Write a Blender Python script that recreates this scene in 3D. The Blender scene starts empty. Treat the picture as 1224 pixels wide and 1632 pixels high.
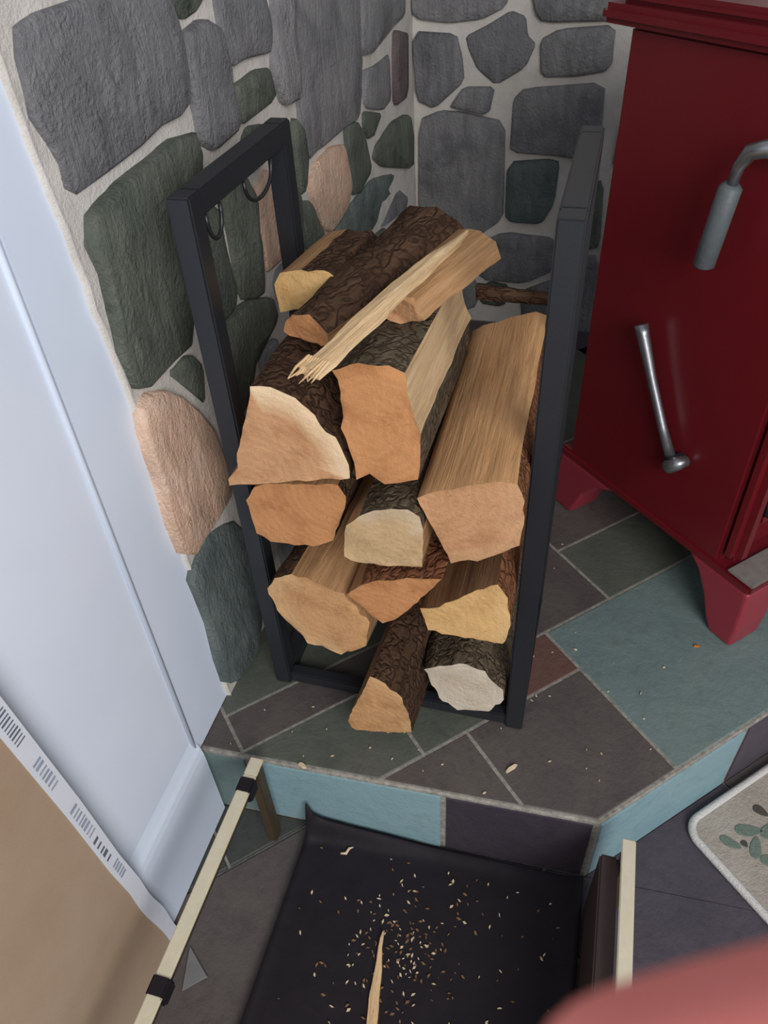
import bpy, bmesh, math, random
from mathutils import Vector, Matrix, noise

# ------------------------------------------------------------------ camera, world, lights
S = bpy.context.scene
COL = S.collection
cam_data = bpy.data.cameras.new('camera'); cam = bpy.data.objects.new('camera', cam_data); COL.objects.link(cam)
CAM_POS = Vector((0.4929, -0.7962, 1.2216))
CAM_R = Vector((0.96402, 0.26164, -0.04698)); CAM_U = Vector((-0.13968, 0.64894, 0.74790)); CAM_F = Vector((-0.22617, 0.71443, -0.66214))
M = Matrix((CAM_R, CAM_U, -CAM_F)).transposed().to_4x4(); M.translation = CAM_POS
cam.matrix_world = M
cam_data.sensor_fit = 'VERTICAL'; cam_data.sensor_height = 36.0; cam_data.lens = 1220.3 / 1632 * 36.0
cam_data.clip_start = 0.005
cam_data.dof.use_dof = True; cam_data.dof.focus_distance = 1.25; cam_data.dof.aperture_fstop = 15.0
S.camera = cam
vs = S.view_settings
vs.view_transform = 'Standard'; vs.look = 'None'; vs.gamma = 1.0; vs.use_curve_mapping = False
vs.exposure = 0.2

world = bpy.data.worlds.new('world'); S.world = world; world.use_nodes = True
bg = world.node_tree.nodes['Background']; bg.inputs[0].default_value = (0.80, 0.88, 1.0, 1); bg.inputs[1].default_value = 0.36

def area(name, loc, target, size, sizey, power, color):
    d = bpy.data.lights.new(name, 'AREA'); d.shape = 'RECTANGLE'; d.size = size; d.size_y = sizey; d.energy = power; d.color = color
    o = bpy.data.objects.new(name, d); COL.objects.link(o); o.location = loc
    o.rotation_euler = (Vector(target) - Vector(loc)).to_track_quat('-Z', 'Y').to_euler(); return o
area('window_light', (1.75, -2.45, 1.95), (0.1, 0.1, 0.35), 1.8, 1.6, 92, (1.0, 0.98, 0.97))

# ------------------------------------------------------------------ traced outlines in plane coordinates (metres)
# hearth top is z = 0, room floor z = -0.2; left wall runs along y at x = -0.083, back wall along x at y = 1.52
STONES_LEFT = [
('grey',[(-0.071,1.101),(-0.037,1.107),(0.014,1.107),(0.098,1.108),(0.204,1.094),(0.224,1.074),(0.229,1.043),(0.229,1.002),(0.22,0.967),(0.188,0.958),(0.14,0.959),(0.081,0.951),(0.009,0.945),(-0.054,0.941),(-0.07,0.953),(-0.067,0.975),(-0.075,1.0),(-0.089,1.027),(-0.085,1.047),(-0.083,1.077)]),
('green',[(-0.05,0.916),(-0.03,0.921),(0.021,0.928),(0.095,0.932),(0.161,0.936),(0.228,0.926),(0.236,0.899),(0.209,0.833),(0.161,0.759),(0.097,0.67),(0.041,0.677),(-0.031,0.68),(-0.062,0.696),(-0.069,0.754),(-0.065,0.806),(-0.059,0.851),(-0.067,0.887)]),
('green',[(0.023,0.666),(0.084,0.663),(0.111,0.627),(0.098,0.566),(0.065,0.614)]),
('rust',[(-0.067,0.667),(-0.041,0.674),(-0.004,0.655),(0.037,0.618),(0.07,0.57),(0.1,0.513),(0.109,0.454),(0.123,0.413),(0.104,0.371),(0.05,0.369),(-0.012,0.374),(-0.045,0.376),(-0.069,0.4),(-0.075,0.463),(-0.072,0.533),(-0.074,0.592),(-0.073,0.638)]),
('teal',[(-0.049,0.351),(-0.003,0.368),(0.056,0.346),(0.098,0.317),(0.166,0.194),(0.162,0.127),(0.114,0.066),(0.055,0.005),(-0.029,0.025),(-0.06,0.055),(-0.062,0.126),(-0.055,0.217),(-0.062,0.294),(-0.067,0.334)]),
('green',[(0.235,1.092),(0.343,1.078),(0.303,1.058),(0.261,1.054),(0.234,1.065)]),
('grey',[(0.233,1.037),(0.302,1.048),(0.342,1.029),(0.361,0.979),(0.357,0.949),(0.368,0.896),(0.27,0.891),(0.24,0.909),(0.24,0.961),(0.232,0.991)]),
('grey',[(0.359,1.077),(0.533,1.055),(0.543,1.017),(0.55,0.981),(0.523,0.966),(0.432,0.977),(0.364,0.978),(0.355,1.006)]),
('green',[(0.356,0.951),(0.46,0.954),(0.514,0.946),(0.534,0.895),(0.367,0.896)]),
('grey',[(0.568,1.051),(0.647,1.041),(0.633,0.957),(0.627,0.875),(0.548,0.882),(0.526,0.932),(0.537,0.974)]),
('grey',[(0.664,1.041),(1.027,0.994),(1.02,0.866),(1.005,0.802),(0.977,0.752),(0.846,0.761),(0.719,0.763),(0.642,0.764),(0.622,0.826),(0.625,0.875),(0.637,0.957)]),
('rust',[(0.686,0.748),(0.78,0.748),(0.862,0.729),(0.892,0.636),(0.847,0.6),(0.732,0.591),(0.675,0.622),(0.635,0.706),(0.635,0.728)]),
('green',[(0.876,0.759),(0.954,0.75),(1.003,0.71),(1.045,0.616),(0.955,0.601),(0.893,0.612),(0.879,0.696)]),
('teal',[(0.756,0.591),(0.906,0.598),(1.054,0.595),(1.33,0.526),(1.223,0.494),(1.078,0.471),(0.87,0.499),(0.712,0.552)]),
('green',[(0.584,0.854),(0.623,0.825),(0.639,0.764),(0.602,0.722),(0.573,0.724),(0.565,0.782)]),
('green',[(0.588,0.707),(0.63,0.692),(0.673,0.621),(0.678,0.58),(0.581,0.606)]),
('grey',[(1.059,0.984),(1.431,0.936),(1.424,0.873),(1.295,0.869),(1.117,0.852),(1.031,0.862)]),
('rust2',[(1.305,0.863),(1.411,0.837),(1.417,0.691),(1.281,0.701),(1.291,0.81)]),
('grey',[(1.029,0.834),(1.138,0.821),(1.267,0.822),(1.263,0.718),(1.179,0.717),(1.028,0.759)]),
('green',[(1.017,0.755),(1.159,0.715),(1.093,0.685),(1.036,0.691),(1.01,0.726)]),
('green',[(1.109,0.658),(1.26,0.669),(1.402,0.652),(1.432,0.579),(1.432,0.501),(1.141,0.596),(1.068,0.639)]),
('grey',[(1.148,0.455),(1.311,0.484),(1.406,0.427),(1.395,0.395),(1.12,0.455)]),
('green',[(0.182,0.832),(0.244,0.823),(0.247,0.765),(0.253,0.683),(0.235,0.662),(0.179,0.658),(0.179,0.737)]),
('green',[(0.268,0.833),(0.344,0.832),(0.374,0.793),(0.374,0.723),(0.365,0.628),(0.324,0.634),(0.273,0.658),(0.273,0.762)]),
('rust',[(0.377,0.79),(0.452,0.812),(0.468,0.724),(0.468,0.645),(0.389,0.65),(0.385,0.717)]),
('green',[(0.177,0.656),(0.282,0.649),(0.385,0.609),(0.399,0.562),(0.285,0.538),(0.23,0.482),(0.191,0.481),(0.181,0.555)]),
('grey',[(1.241,1.53),(1.137,1.558),(1.019,1.551),(0.929,1.507),(0.962,1.359),(1.002,1.298),(1.177,1.319),(1.236,1.396)]),
('green',[(1.008,0.368),(0.76,0.358),(0.719,0.312),(0.738,0.188),(0.971,0.199),(1.019,0.311)]),
('grey',[(0.443,0.387),(0.357,0.432),(0.215,0.407),(0.176,0.263),(0.249,0.209),(0.414,0.229)]),
('green',[(1.315,0.233),(1.254,0.301),(1.047,0.277),(1.018,0.118),(1.105,0.04),(1.29,0.077)]),
('rust',[(0.729,0.232),(0.644,0.293),(0.486,0.277),(0.433,0.208),(0.452,0.113),(0.539,0.088),(0.722,0.118)]),
('grey',[(0.735,1.441),(0.596,1.49),(0.393,1.453),(0.37,1.294),(0.504,1.246),(0.702,1.287)]),
('grey',[(1.004,1.115),(0.955,1.218),(0.803,1.251),(0.748,1.202),(0.753,1.11),(0.842,1.057),(0.963,1.086)]),
('green',[(0.324,1.493),(0.249,1.534),(0.072,1.517),(0.029,1.359),(0.083,1.272),(0.269,1.271),(0.318,1.327)]),
('green',[(1.386,1.22),(1.352,1.275),(1.129,1.251),(1.065,1.151),(1.145,0.991),(1.292,0.989),(1.421,1.051)]),
('green',[(0.721,0.519),(0.685,0.558),(0.51,0.558),(0.464,0.51),(0.469,0.373),(0.565,0.332),(0.702,0.35),(0.735,0.421)]),
('green',[(1.433,1.605),(1.386,1.621),(1.268,1.613),(1.255,1.562),(1.277,1.446),(1.365,1.439),(1.421,1.459)]),
('green',[(0.282,1.239),(0.225,1.261),(0.094,1.251),(0.096,1.145),(0.164,1.117),(0.291,1.152)]),
('grey',[(0.491,1.2),(0.474,1.236),(0.423,1.253),(0.335,1.238),(0.303,1.147),(0.335,1.101),(0.419,1.085),(0.487,1.095)]),
('grey',[(0.918,1.5),(0.865,1.519),(0.76,1.527),(0.746,1.479),(0.759,1.369),(0.79,1.35),(0.905,1.346),(0.939,1.38)]),
('teal',[(0.71,1.133),(0.682,1.18),(0.583,1.182),(0.539,1.166),(0.544,1.089),(0.597,1.055),(0.693,1.062)]),
('grey',[(0.383,0.14),(0.353,0.169),(0.254,0.15),(0.242,0.095),(0.243,0.056),(0.294,0.049),(0.39,0.051),(0.39,0.08)]),
('grey',[(0.499,1.591),(0.463,1.629),(0.371,1.619),(0.35,1.559),(0.367,1.479),(0.474,1.471),(0.499,1.489)]),
('green',[(0.988,0.139),(0.946,0.163),(0.82,0.149),(0.78,0.135),(0.798,0.073),(0.836,0.043),(0.941,0.047),(0.969,0.073)]),
('green',[(1.173,0.392),(1.142,0.442),(1.065,0.454),(1.022,0.403),(1.027,0.31),(1.076,0.302),(1.166,0.313)]),
('grey',[(0.684,1.573),(0.674,1.603),(0.596,1.619),(0.548,1.6),(0.554,1.518),(0.579,1.502),(0.668,1.509)]),
('rust',[(1.435,1.424),(1.382,1.426),(1.305,1.415),(1.306,1.347),(1.321,1.32),(1.419,1.307),(1.436,1.339)]),
('rust',[(0.967,1.601),(0.906,1.608),(0.834,1.601),(0.832,1.552),(0.849,1.532),(0.943,1.525),(0.972,1.544)]),
('grey',[(1.416,0.35),(1.363,0.377),(1.3,0.366),(1.279,0.328),(1.283,0.284),(1.332,0.269),(1.403,0.298)]),
('teal',[(1.434,0.105),(1.403,0.147),(1.323,0.154),(1.304,0.072),(1.333,0.029),(1.43,0.036)]),
('grey',[(0.919,0.461),(0.86,0.485),(0.783,0.465),(0.797,0.406),(0.832,0.395),(0.912,0.403)]),
('grey',[(1.443,0.251),(1.417,0.282),(1.342,0.268),(1.335,0.208),(1.348,0.184),(1.42,0.17),(1.45,0.196)]),
('grey',[(0.514,0.63),(0.498,0.634),(0.431,0.639),(0.41,0.623),(0.418,0.595),(0.429,0.573),(0.485,0.573),(0.504,0.59)]),
('grey',[(0.378,0.529),(0.354,0.535),(0.31,0.537),(0.302,0.511),(0.304,0.467),(0.337,0.449),(0.372,0.465),(0.383,0.484)]),
('grey',[(0.267,1.604),(0.254,1.619),(0.213,1.618),(0.186,1.611),(0.189,1.573),(0.198,1.551),(0.249,1.554),(0.263,1.563)]),
('rust',[(1.284,1.38),(1.236,1.39),(1.211,1.346),(1.221,1.299),(1.278,1.302),(1.307,1.32)]),
('rust',[(1.085,1.063),(1.089,1.081),(1.03,1.089),(1.004,1.079),(0.998,1.052),(0.992,1.027),(1.035,1.02),(1.079,1.03)]),
('rust',[(0.128,1.572),(0.101,1.614),(0.052,1.613),(0.044,1.585),(0.054,1.544),(0.113,1.549)]),
('grey',[(1.104,1.24),(1.09,1.259),(1.001,1.253),(0.991,1.211),(1.016,1.198),(1.079,1.198)]),
('grey',[(0.732,1.254),(0.709,1.263),(0.649,1.257),(0.635,1.236),(0.638,1.196),(0.706,1.188),(0.722,1.207)]),
('green',[(0.911,1.32),(0.884,1.331),(0.828,1.331),(0.82,1.3),(0.83,1.252),(0.888,1.26),(0.906,1.269)]),
('grey',[(0.755,0.063),(0.74,0.094),(0.687,0.093),(0.667,0.083),(0.664,0.04),(0.696,0.036),(0.745,0.037)]),
('rust',[(1.279,0.39),(1.266,0.414),(1.215,0.419),(1.191,0.401),(1.192,0.344),(1.224,0.33),(1.266,0.337)]),
('rust',[(0.561,0.834),(0.508,0.848),(0.476,0.825),(0.48,0.768),(0.539,0.759),(0.556,0.783)]),
('green',[(0.797,1.609),(0.72,1.621),(0.696,1.597),(0.7,1.559),(0.774,1.549),(0.797,1.565)]),
('green',[(0.469,0.865),(0.459,0.876),(0.404,0.887),(0.374,0.877),(0.368,0.858),(0.38,0.827),(0.44,0.821),(0.469,0.827)]),
('green',[(0.557,0.748),(0.5,0.744),(0.487,0.7),(0.499,0.665),(0.558,0.655),(0.576,0.718)]),
]
STONES_BACK = [
('grey',[(-0.071,0.938),(0.187,0.934),(0.17,0.877),(0.112,0.853),(0.031,0.846),(-0.052,0.854),(-0.072,0.869)]),
('grey',[(0.229,0.934),(0.479,0.93),(0.47,0.851),(0.268,0.848),(0.25,0.867)]),
('grey',[(-0.073,0.825),(0.044,0.818),(0.06,0.767),(0.068,0.708),(-0.013,0.641),(-0.064,0.661)]),
('grey',[(0.069,0.813),(0.128,0.838),(0.185,0.869),(0.223,0.856),(0.231,0.814),(0.253,0.796),(0.231,0.744),(0.156,0.701),(0.105,0.738),(0.08,0.781)]),
('grey',[(0.266,0.806),(0.311,0.828),(0.448,0.838),(0.451,0.741),(0.359,0.726),(0.274,0.722)]),
('grey',[(0.032,0.647),(0.067,0.693),(0.152,0.695),(0.138,0.628),(0.045,0.643)]),
('grey',[(-0.057,0.61),(0.004,0.633),(0.062,0.631),(0.185,0.608),(0.191,0.444),(0.194,0.341),(0.1,0.268),(0.001,0.242),(-0.067,0.327)]),
('grey',[(0.206,0.667),(0.233,0.692),(0.441,0.709),(0.445,0.604),(0.441,0.509),(0.36,0.525),(0.204,0.532),(0.205,0.598)]),
('teal',[(0.201,0.503),(0.311,0.514),(0.345,0.507),(0.339,0.392),(0.309,0.335),(0.222,0.338),(0.202,0.355)]),
('grey',[(0.109,0.253),(0.2,0.3),(0.357,0.29),(0.366,0.198),(0.275,0.145),(0.136,0.148)]),
('green',[(0.41,0.444),(0.472,0.464),(0.486,0.274),(0.432,0.26)]),
('grey',[(0.398,0.232),(0.489,0.248),(0.512,-0.07),(0.432,-0.079)]),
('grey',[(0.264,0.113),(0.378,0.17),(0.399,-0.082),(0.29,-0.093)]),
('grey',[(1.524,1.062),(1.42,1.071),(1.301,1.041),(1.275,0.878),(1.469,0.85),(1.557,0.892)]),
('green',[(1.546,1.481),(1.413,1.498),(1.344,1.447),(1.347,1.285),(1.526,1.261),(1.587,1.346)]),
('green',[(0.979,1.603),(0.819,1.622),(0.736,1.572),(0.752,1.426),(0.895,1.42),(0.994,1.498)]),
('rust',[(1.946,0.588),(1.905,0.704),(1.772,0.682),(1.71,0.617),(1.71,0.442),(1.862,0.425),(1.92,0.449)]),
('grey',[(1.371,0.33),(1.245,0.359),(1.159,0.339),(1.151,0.279),(1.184,0.156),(1.322,0.158),(1.375,0.215)]),
('grey',[(1.059,0.803),(0.996,0.847),(0.8,0.824),(0.742,0.808),(0.741,0.686),(0.881,0.642),(1.009,0.68)]),
('grey',[(0.747,1.177),(0.681,1.249),(0.513,1.252),(0.414,1.206),(0.421,1.043),(0.515,0.997),(0.717,1.023)]),
('grey',[(0.298,1.605),(0.156,1.614),(0.077,1.601),(0.069,1.476),(0.131,1.442),(0.266,1.437),(0.334,1.46)]),
('grey',[(0.973,0.31),(0.923,0.423),(0.774,0.412),(0.731,0.277),(0.802,0.191),(0.96,0.204)]),
('grey',[(2.028,1.401),(1.926,1.439),(1.752,1.409),(1.728,1.239),(1.852,1.19),(1.999,1.233)]),
('grey',[(1.518,0.73),(1.447,0.8),(1.313,0.815),(1.252,0.762),(1.263,0.604),(1.427,0.587),(1.494,0.627)]),
('grey',[(1.277,1.099),(1.201,1.156),(0.996,1.162),(0.915,1.113),(0.963,0.981),(1.179,0.933),(1.257,0.966)]),
('grey',[(1.944,1.147),(1.884,1.18),(1.698,1.179),(1.648,1.159),(1.64,0.995),(1.688,0.932),(1.904,0.954),(1.936,0.993)]),
('green',[(1.719,0.371),(1.556,0.397),(1.449,0.366),(1.463,0.248),(1.639,0.22),(1.733,0.254)]),
('grey',[(2.011,0.851),(1.982,0.921),(1.757,0.916),(1.721,0.838),(1.756,0.743),(1.998,0.744)]),
('rust',[(1.049,1.341),(0.835,1.346),(0.792,1.226),(0.836,1.172),(1.025,1.172),(1.079,1.218)]),
('grey',[(0.749,0.605),(0.695,0.659),(0.542,0.658),(0.494,0.612),(0.488,0.494),(0.645,0.456),(0.709,0.493)]),
('teal',[(0.373,1.248),(0.283,1.289),(0.081,1.275),(0.071,1.081),(0.152,1.011),(0.371,1.035)]),
('grey',[(1.695,0.149),(1.667,0.203),(1.486,0.232),(1.387,0.201),(1.361,0.078),(1.41,0.033),(1.569,0.024),(1.69,0.047)]),
('grey',[(2.054,0.263),(1.891,0.322),(1.816,0.282),(1.819,0.081),(1.853,0.025),(2.024,0.023),(2.08,0.086)]),
('grey',[(1.192,0.587),(1.027,0.637),(0.954,0.565),(0.962,0.382),(1.098,0.361),(1.206,0.437)]),
('green',[(0.693,1.462),(0.639,1.52),(0.447,1.518),(0.395,1.475),(0.437,1.347),(0.491,1.308),(0.659,1.349)]),
('green',[(1.304,1.564),(1.207,1.59),(1.032,1.565),(1.038,1.463),(1.102,1.377),(1.291,1.371),(1.316,1.42)]),
('green',[(1.69,0.504),(1.649,0.54),(1.537,0.539),(1.513,0.486),(1.535,0.42),(1.659,0.399),(1.698,0.422)]),
('grey',[(0.726,0.962),(0.671,0.998),(0.546,0.988),(0.528,0.963),(0.529,0.878),(0.579,0.861),(0.669,0.86),(0.718,0.871)]),
('teal',[(1.256,1.346),(1.207,1.361),(1.105,1.328),(1.074,1.299),(1.088,1.217),(1.157,1.204),(1.26,1.215),(1.263,1.294)]),
('grey',[(0.711,0.292),(0.573,0.323),(0.501,0.291),(0.509,0.174),(0.637,0.147),(0.71,0.164)]),
('rust',[(1.159,0.123),(1.092,0.152),(0.997,0.151),(0.963,0.108),(0.998,0.03),(1.1,0.023),(1.144,0.042)]),
('grey',[(0.92,1.028),(0.813,1.038),(0.733,1.016),(0.735,0.934),(0.794,0.889),(0.9,0.907),(0.924,0.981)]),
('teal',[(1.979,1.598),(1.862,1.613),(1.767,1.596),(1.779,1.462),(1.864,1.454),(1.986,1.502)]),
('grey',[(1.508,0.538),(1.448,0.566),(1.342,0.541),(1.332,0.44),(1.398,0.387),(1.489,0.409)]),
('rust',[(1.475,1.251),(1.29,1.255),(1.258,1.171),(1.288,1.12),(1.449,1.111),(1.484,1.16)]),
('grey',[(0.709,0.781),(0.668,0.802),(0.567,0.812),(0.523,0.782),(0.515,0.698),(0.541,0.671),(0.687,0.673),(0.728,0.701)]),
('grey',[(1.766,0.699),(1.72,0.781),(1.588,0.797),(1.531,0.761),(1.533,0.672),(1.618,0.649),(1.733,0.643)]),
('rust',[(0.857,0.536),(0.833,0.554),(0.749,0.564),(0.735,0.526),(0.739,0.442),(0.778,0.423),(0.837,0.431),(0.861,0.469)]),
('grey',[(1.758,1.573),(1.722,1.613),(1.646,1.604),(1.6,1.577),(1.594,1.496),(1.627,1.473),(1.693,1.46),(1.762,1.479)]),
('grey',[(1.223,0.821),(1.122,0.824),(1.062,0.811),(1.087,0.696),(1.169,0.686),(1.223,0.722)]),
('grey',[(0.617,1.613),(0.53,1.634),(0.491,1.613),(0.485,1.538),(0.519,1.523),(0.617,1.52),(0.637,1.556)]),
('green',[(0.328,1.361),(0.315,1.396),(0.217,1.404),(0.195,1.375),(0.187,1.31),(0.256,1.29),(0.317,1.298)]),
('grey',[(1.12,0.293),(1.088,0.353),(0.985,0.348),(0.982,0.242),(1.021,0.202),(1.104,0.221)]),
('green',[(0.447,1.601),(0.354,1.615),(0.32,1.579),(0.342,1.517),(0.417,1.506),(0.455,1.531)]),
('green',[(1.503,1.608),(1.476,1.63),(1.357,1.624),(1.327,1.599),(1.336,1.52),(1.438,1.508),(1.5,1.529)]),
('teal',[(2.083,0.7),(2.061,0.723),(1.985,0.729),(1.949,0.716),(1.944,0.643),(1.979,0.597),(2.048,0.598),(2.091,0.626)]),
('grey',[(0.118,0.143),(0.068,0.183),(-0.01,0.182),(-0.015,0.084),(-0.004,0.043),(0.067,0.03),(0.126,0.056)]),
('grey',[(0.17,1.353),(0.126,1.391),(0.014,1.397),(-0.017,1.373),(-0.01,1.304),(0.089,1.289),(0.155,1.3)]),
('teal',[(0.88,0.16),(0.796,0.184),(0.722,0.164),(0.72,0.075),(0.832,0.068),(0.878,0.095)]),
('green',[(2.048,0.431),(2.021,0.457),(1.924,0.444),(1.91,0.371),(1.949,0.354),(2.037,0.359)]),
('green',[(1.328,0.504),(1.299,0.534),(1.229,0.525),(1.216,0.448),(1.243,0.42),(1.32,0.431)]),
('green',[(0.693,0.415),(0.606,0.411),(0.578,0.389),(0.591,0.333),(0.681,0.324),(0.705,0.381)]),
('green',[(1.708,1.424),(1.646,1.437),(1.597,1.423),(1.598,1.347),(1.62,1.315),(1.695,1.313),(1.711,1.359)]),
('grey',[(1.354,0.096),(1.316,0.125),(1.216,0.113),(1.213,0.049),(1.249,0.033),(1.332,0.037)]),
('grey',[(2.07,1.043),(2.058,1.087),(1.992,1.09),(1.96,1.073),(1.954,0.996),(1.966,0.969),(2.03,0.955),(2.068,0.968)]),
('grey',[(1.862,0.375),(1.814,0.399),(1.76,0.389),(1.747,0.334),(1.764,0.31),(1.842,0.315),(1.859,0.327)]),
('teal',[(1.665,1.206),(1.65,1.258),(1.564,1.252),(1.552,1.204),(1.591,1.177),(1.657,1.175)]),
('grey',[(1.694,0.912),(1.609,0.913),(1.578,0.884),(1.586,0.806),(1.671,0.811),(1.696,0.828)]),
('grey',[(2.091,1.156),(2.067,1.195),(2.013,1.192),(1.955,1.19),(1.962,1.128),(1.981,1.103),(2.04,1.103),(2.089,1.109)]),
('teal',[(1.177,0.913),(1.097,0.913),(1.04,0.906),(1.038,0.852),(1.071,0.83),(1.178,0.841),(1.19,0.859)]),
('teal',[(0.689,0.107),(0.673,0.118),(0.56,0.126),(0.532,0.11),(0.533,0.057),(0.571,0.041),(0.66,0.037),(0.684,0.049)]),
('grey',[(0.074,1.031),(0.043,1.051),(-0.02,1.032),(-0.029,0.986),(-0.02,0.957),(0.047,0.959),(0.078,0.989)]),
('grey',[(0.851,1.144),(0.83,1.158),(0.751,1.139),(0.745,1.093),(0.768,1.059),(0.842,1.052),(0.869,1.087)]),
('grey',[(1.616,1.135),(1.568,1.149),(1.523,1.141),(1.504,1.13),(1.522,1.094),(1.543,1.083),(1.62,1.087),(1.622,1.102)]),
('grey',[(2.083,0.535),(2.073,0.553),(2.022,0.553),(2.002,0.538),(1.992,0.481),(2.013,0.467),(2.072,0.47),(2.089,0.488)]),
('grey',[(1.639,0.995),(1.628,1.007),(1.584,1.013),(1.556,1.005),(1.554,0.976),(1.57,0.949),(1.613,0.947),(1.641,0.953)]),
('teal',[(0.727,1.598),(0.709,1.609),(0.663,1.605),(0.645,1.594),(0.647,1.557),(0.658,1.548),(0.709,1.543),(0.728,1.561)]),
('grey',[(1.61,0.622),(1.589,0.644),(1.541,0.653),(1.52,0.633),(1.524,0.591),(1.545,0.568),(1.602,0.576)]),
('rust',[(0.807,1.369),(0.795,1.393),(0.724,1.398),(0.715,1.364),(0.73,1.323),(0.789,1.325)]),
('green',[(0.424,1.01),(0.389,1.018),(0.329,1.015),(0.321,0.974),(0.335,0.957),(0.395,0.959),(0.43,0.973)]),
('teal',[(0.76,1.298),(0.736,1.305),(0.687,1.29),(0.692,1.25),(0.711,1.238),(0.758,1.243),(0.771,1.265)]),
('green',[(0.223,0.131),(0.164,0.139),(0.143,0.122),(0.136,0.066),(0.196,0.06),(0.219,0.072)]),
('rust',[(0.459,1.312),(0.412,1.317),(0.39,1.304),(0.384,1.264),(0.4,1.25),(0.453,1.243),(0.47,1.263)]),
('teal',[(2.093,1.508),(2.075,1.529),(2.019,1.53),(2.002,1.493),(2.01,1.449),(2.067,1.44),(2.099,1.453)]),
('grey',[(2.096,0.929),(2.067,0.952),(2.01,0.931),(2.006,0.873),(2.049,0.85),(2.095,0.862)]),
('grey',[(0.928,0.587),(0.911,0.623),(0.858,0.634),(0.832,0.624),(0.829,0.579),(0.839,0.555),(0.891,0.548),(0.925,0.563)]),
('teal',[(0.964,0.094),(0.889,0.103),(0.874,0.089),(0.882,0.043),(0.93,0.036),(0.97,0.048)]),
('grey',[(0.047,1.606),(-0.015,1.613),(-0.029,1.583),(-0.019,1.536),(0.026,1.533),(0.053,1.546)]),
('teal',[(0.185,1.006),(0.121,1.01),(0.09,0.995),(0.1,0.955),(0.171,0.946),(0.209,0.967)]),
('grey',[(1.795,0.131),(1.721,0.139),(1.704,0.1),(1.717,0.034),(1.783,0.04),(1.798,0.068)]),
('rust',[(0.056,1.207),(0.052,1.261),(-0.004,1.263),(-0.025,1.238),(-0.029,1.171),(-0.012,1.157),(0.05,1.171)]),
('teal',[(1.017,0.915),(0.98,0.929),(0.929,0.908),(0.929,0.866),(0.958,0.858),(1.018,0.856),(1.027,0.88)]),
]
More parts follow.
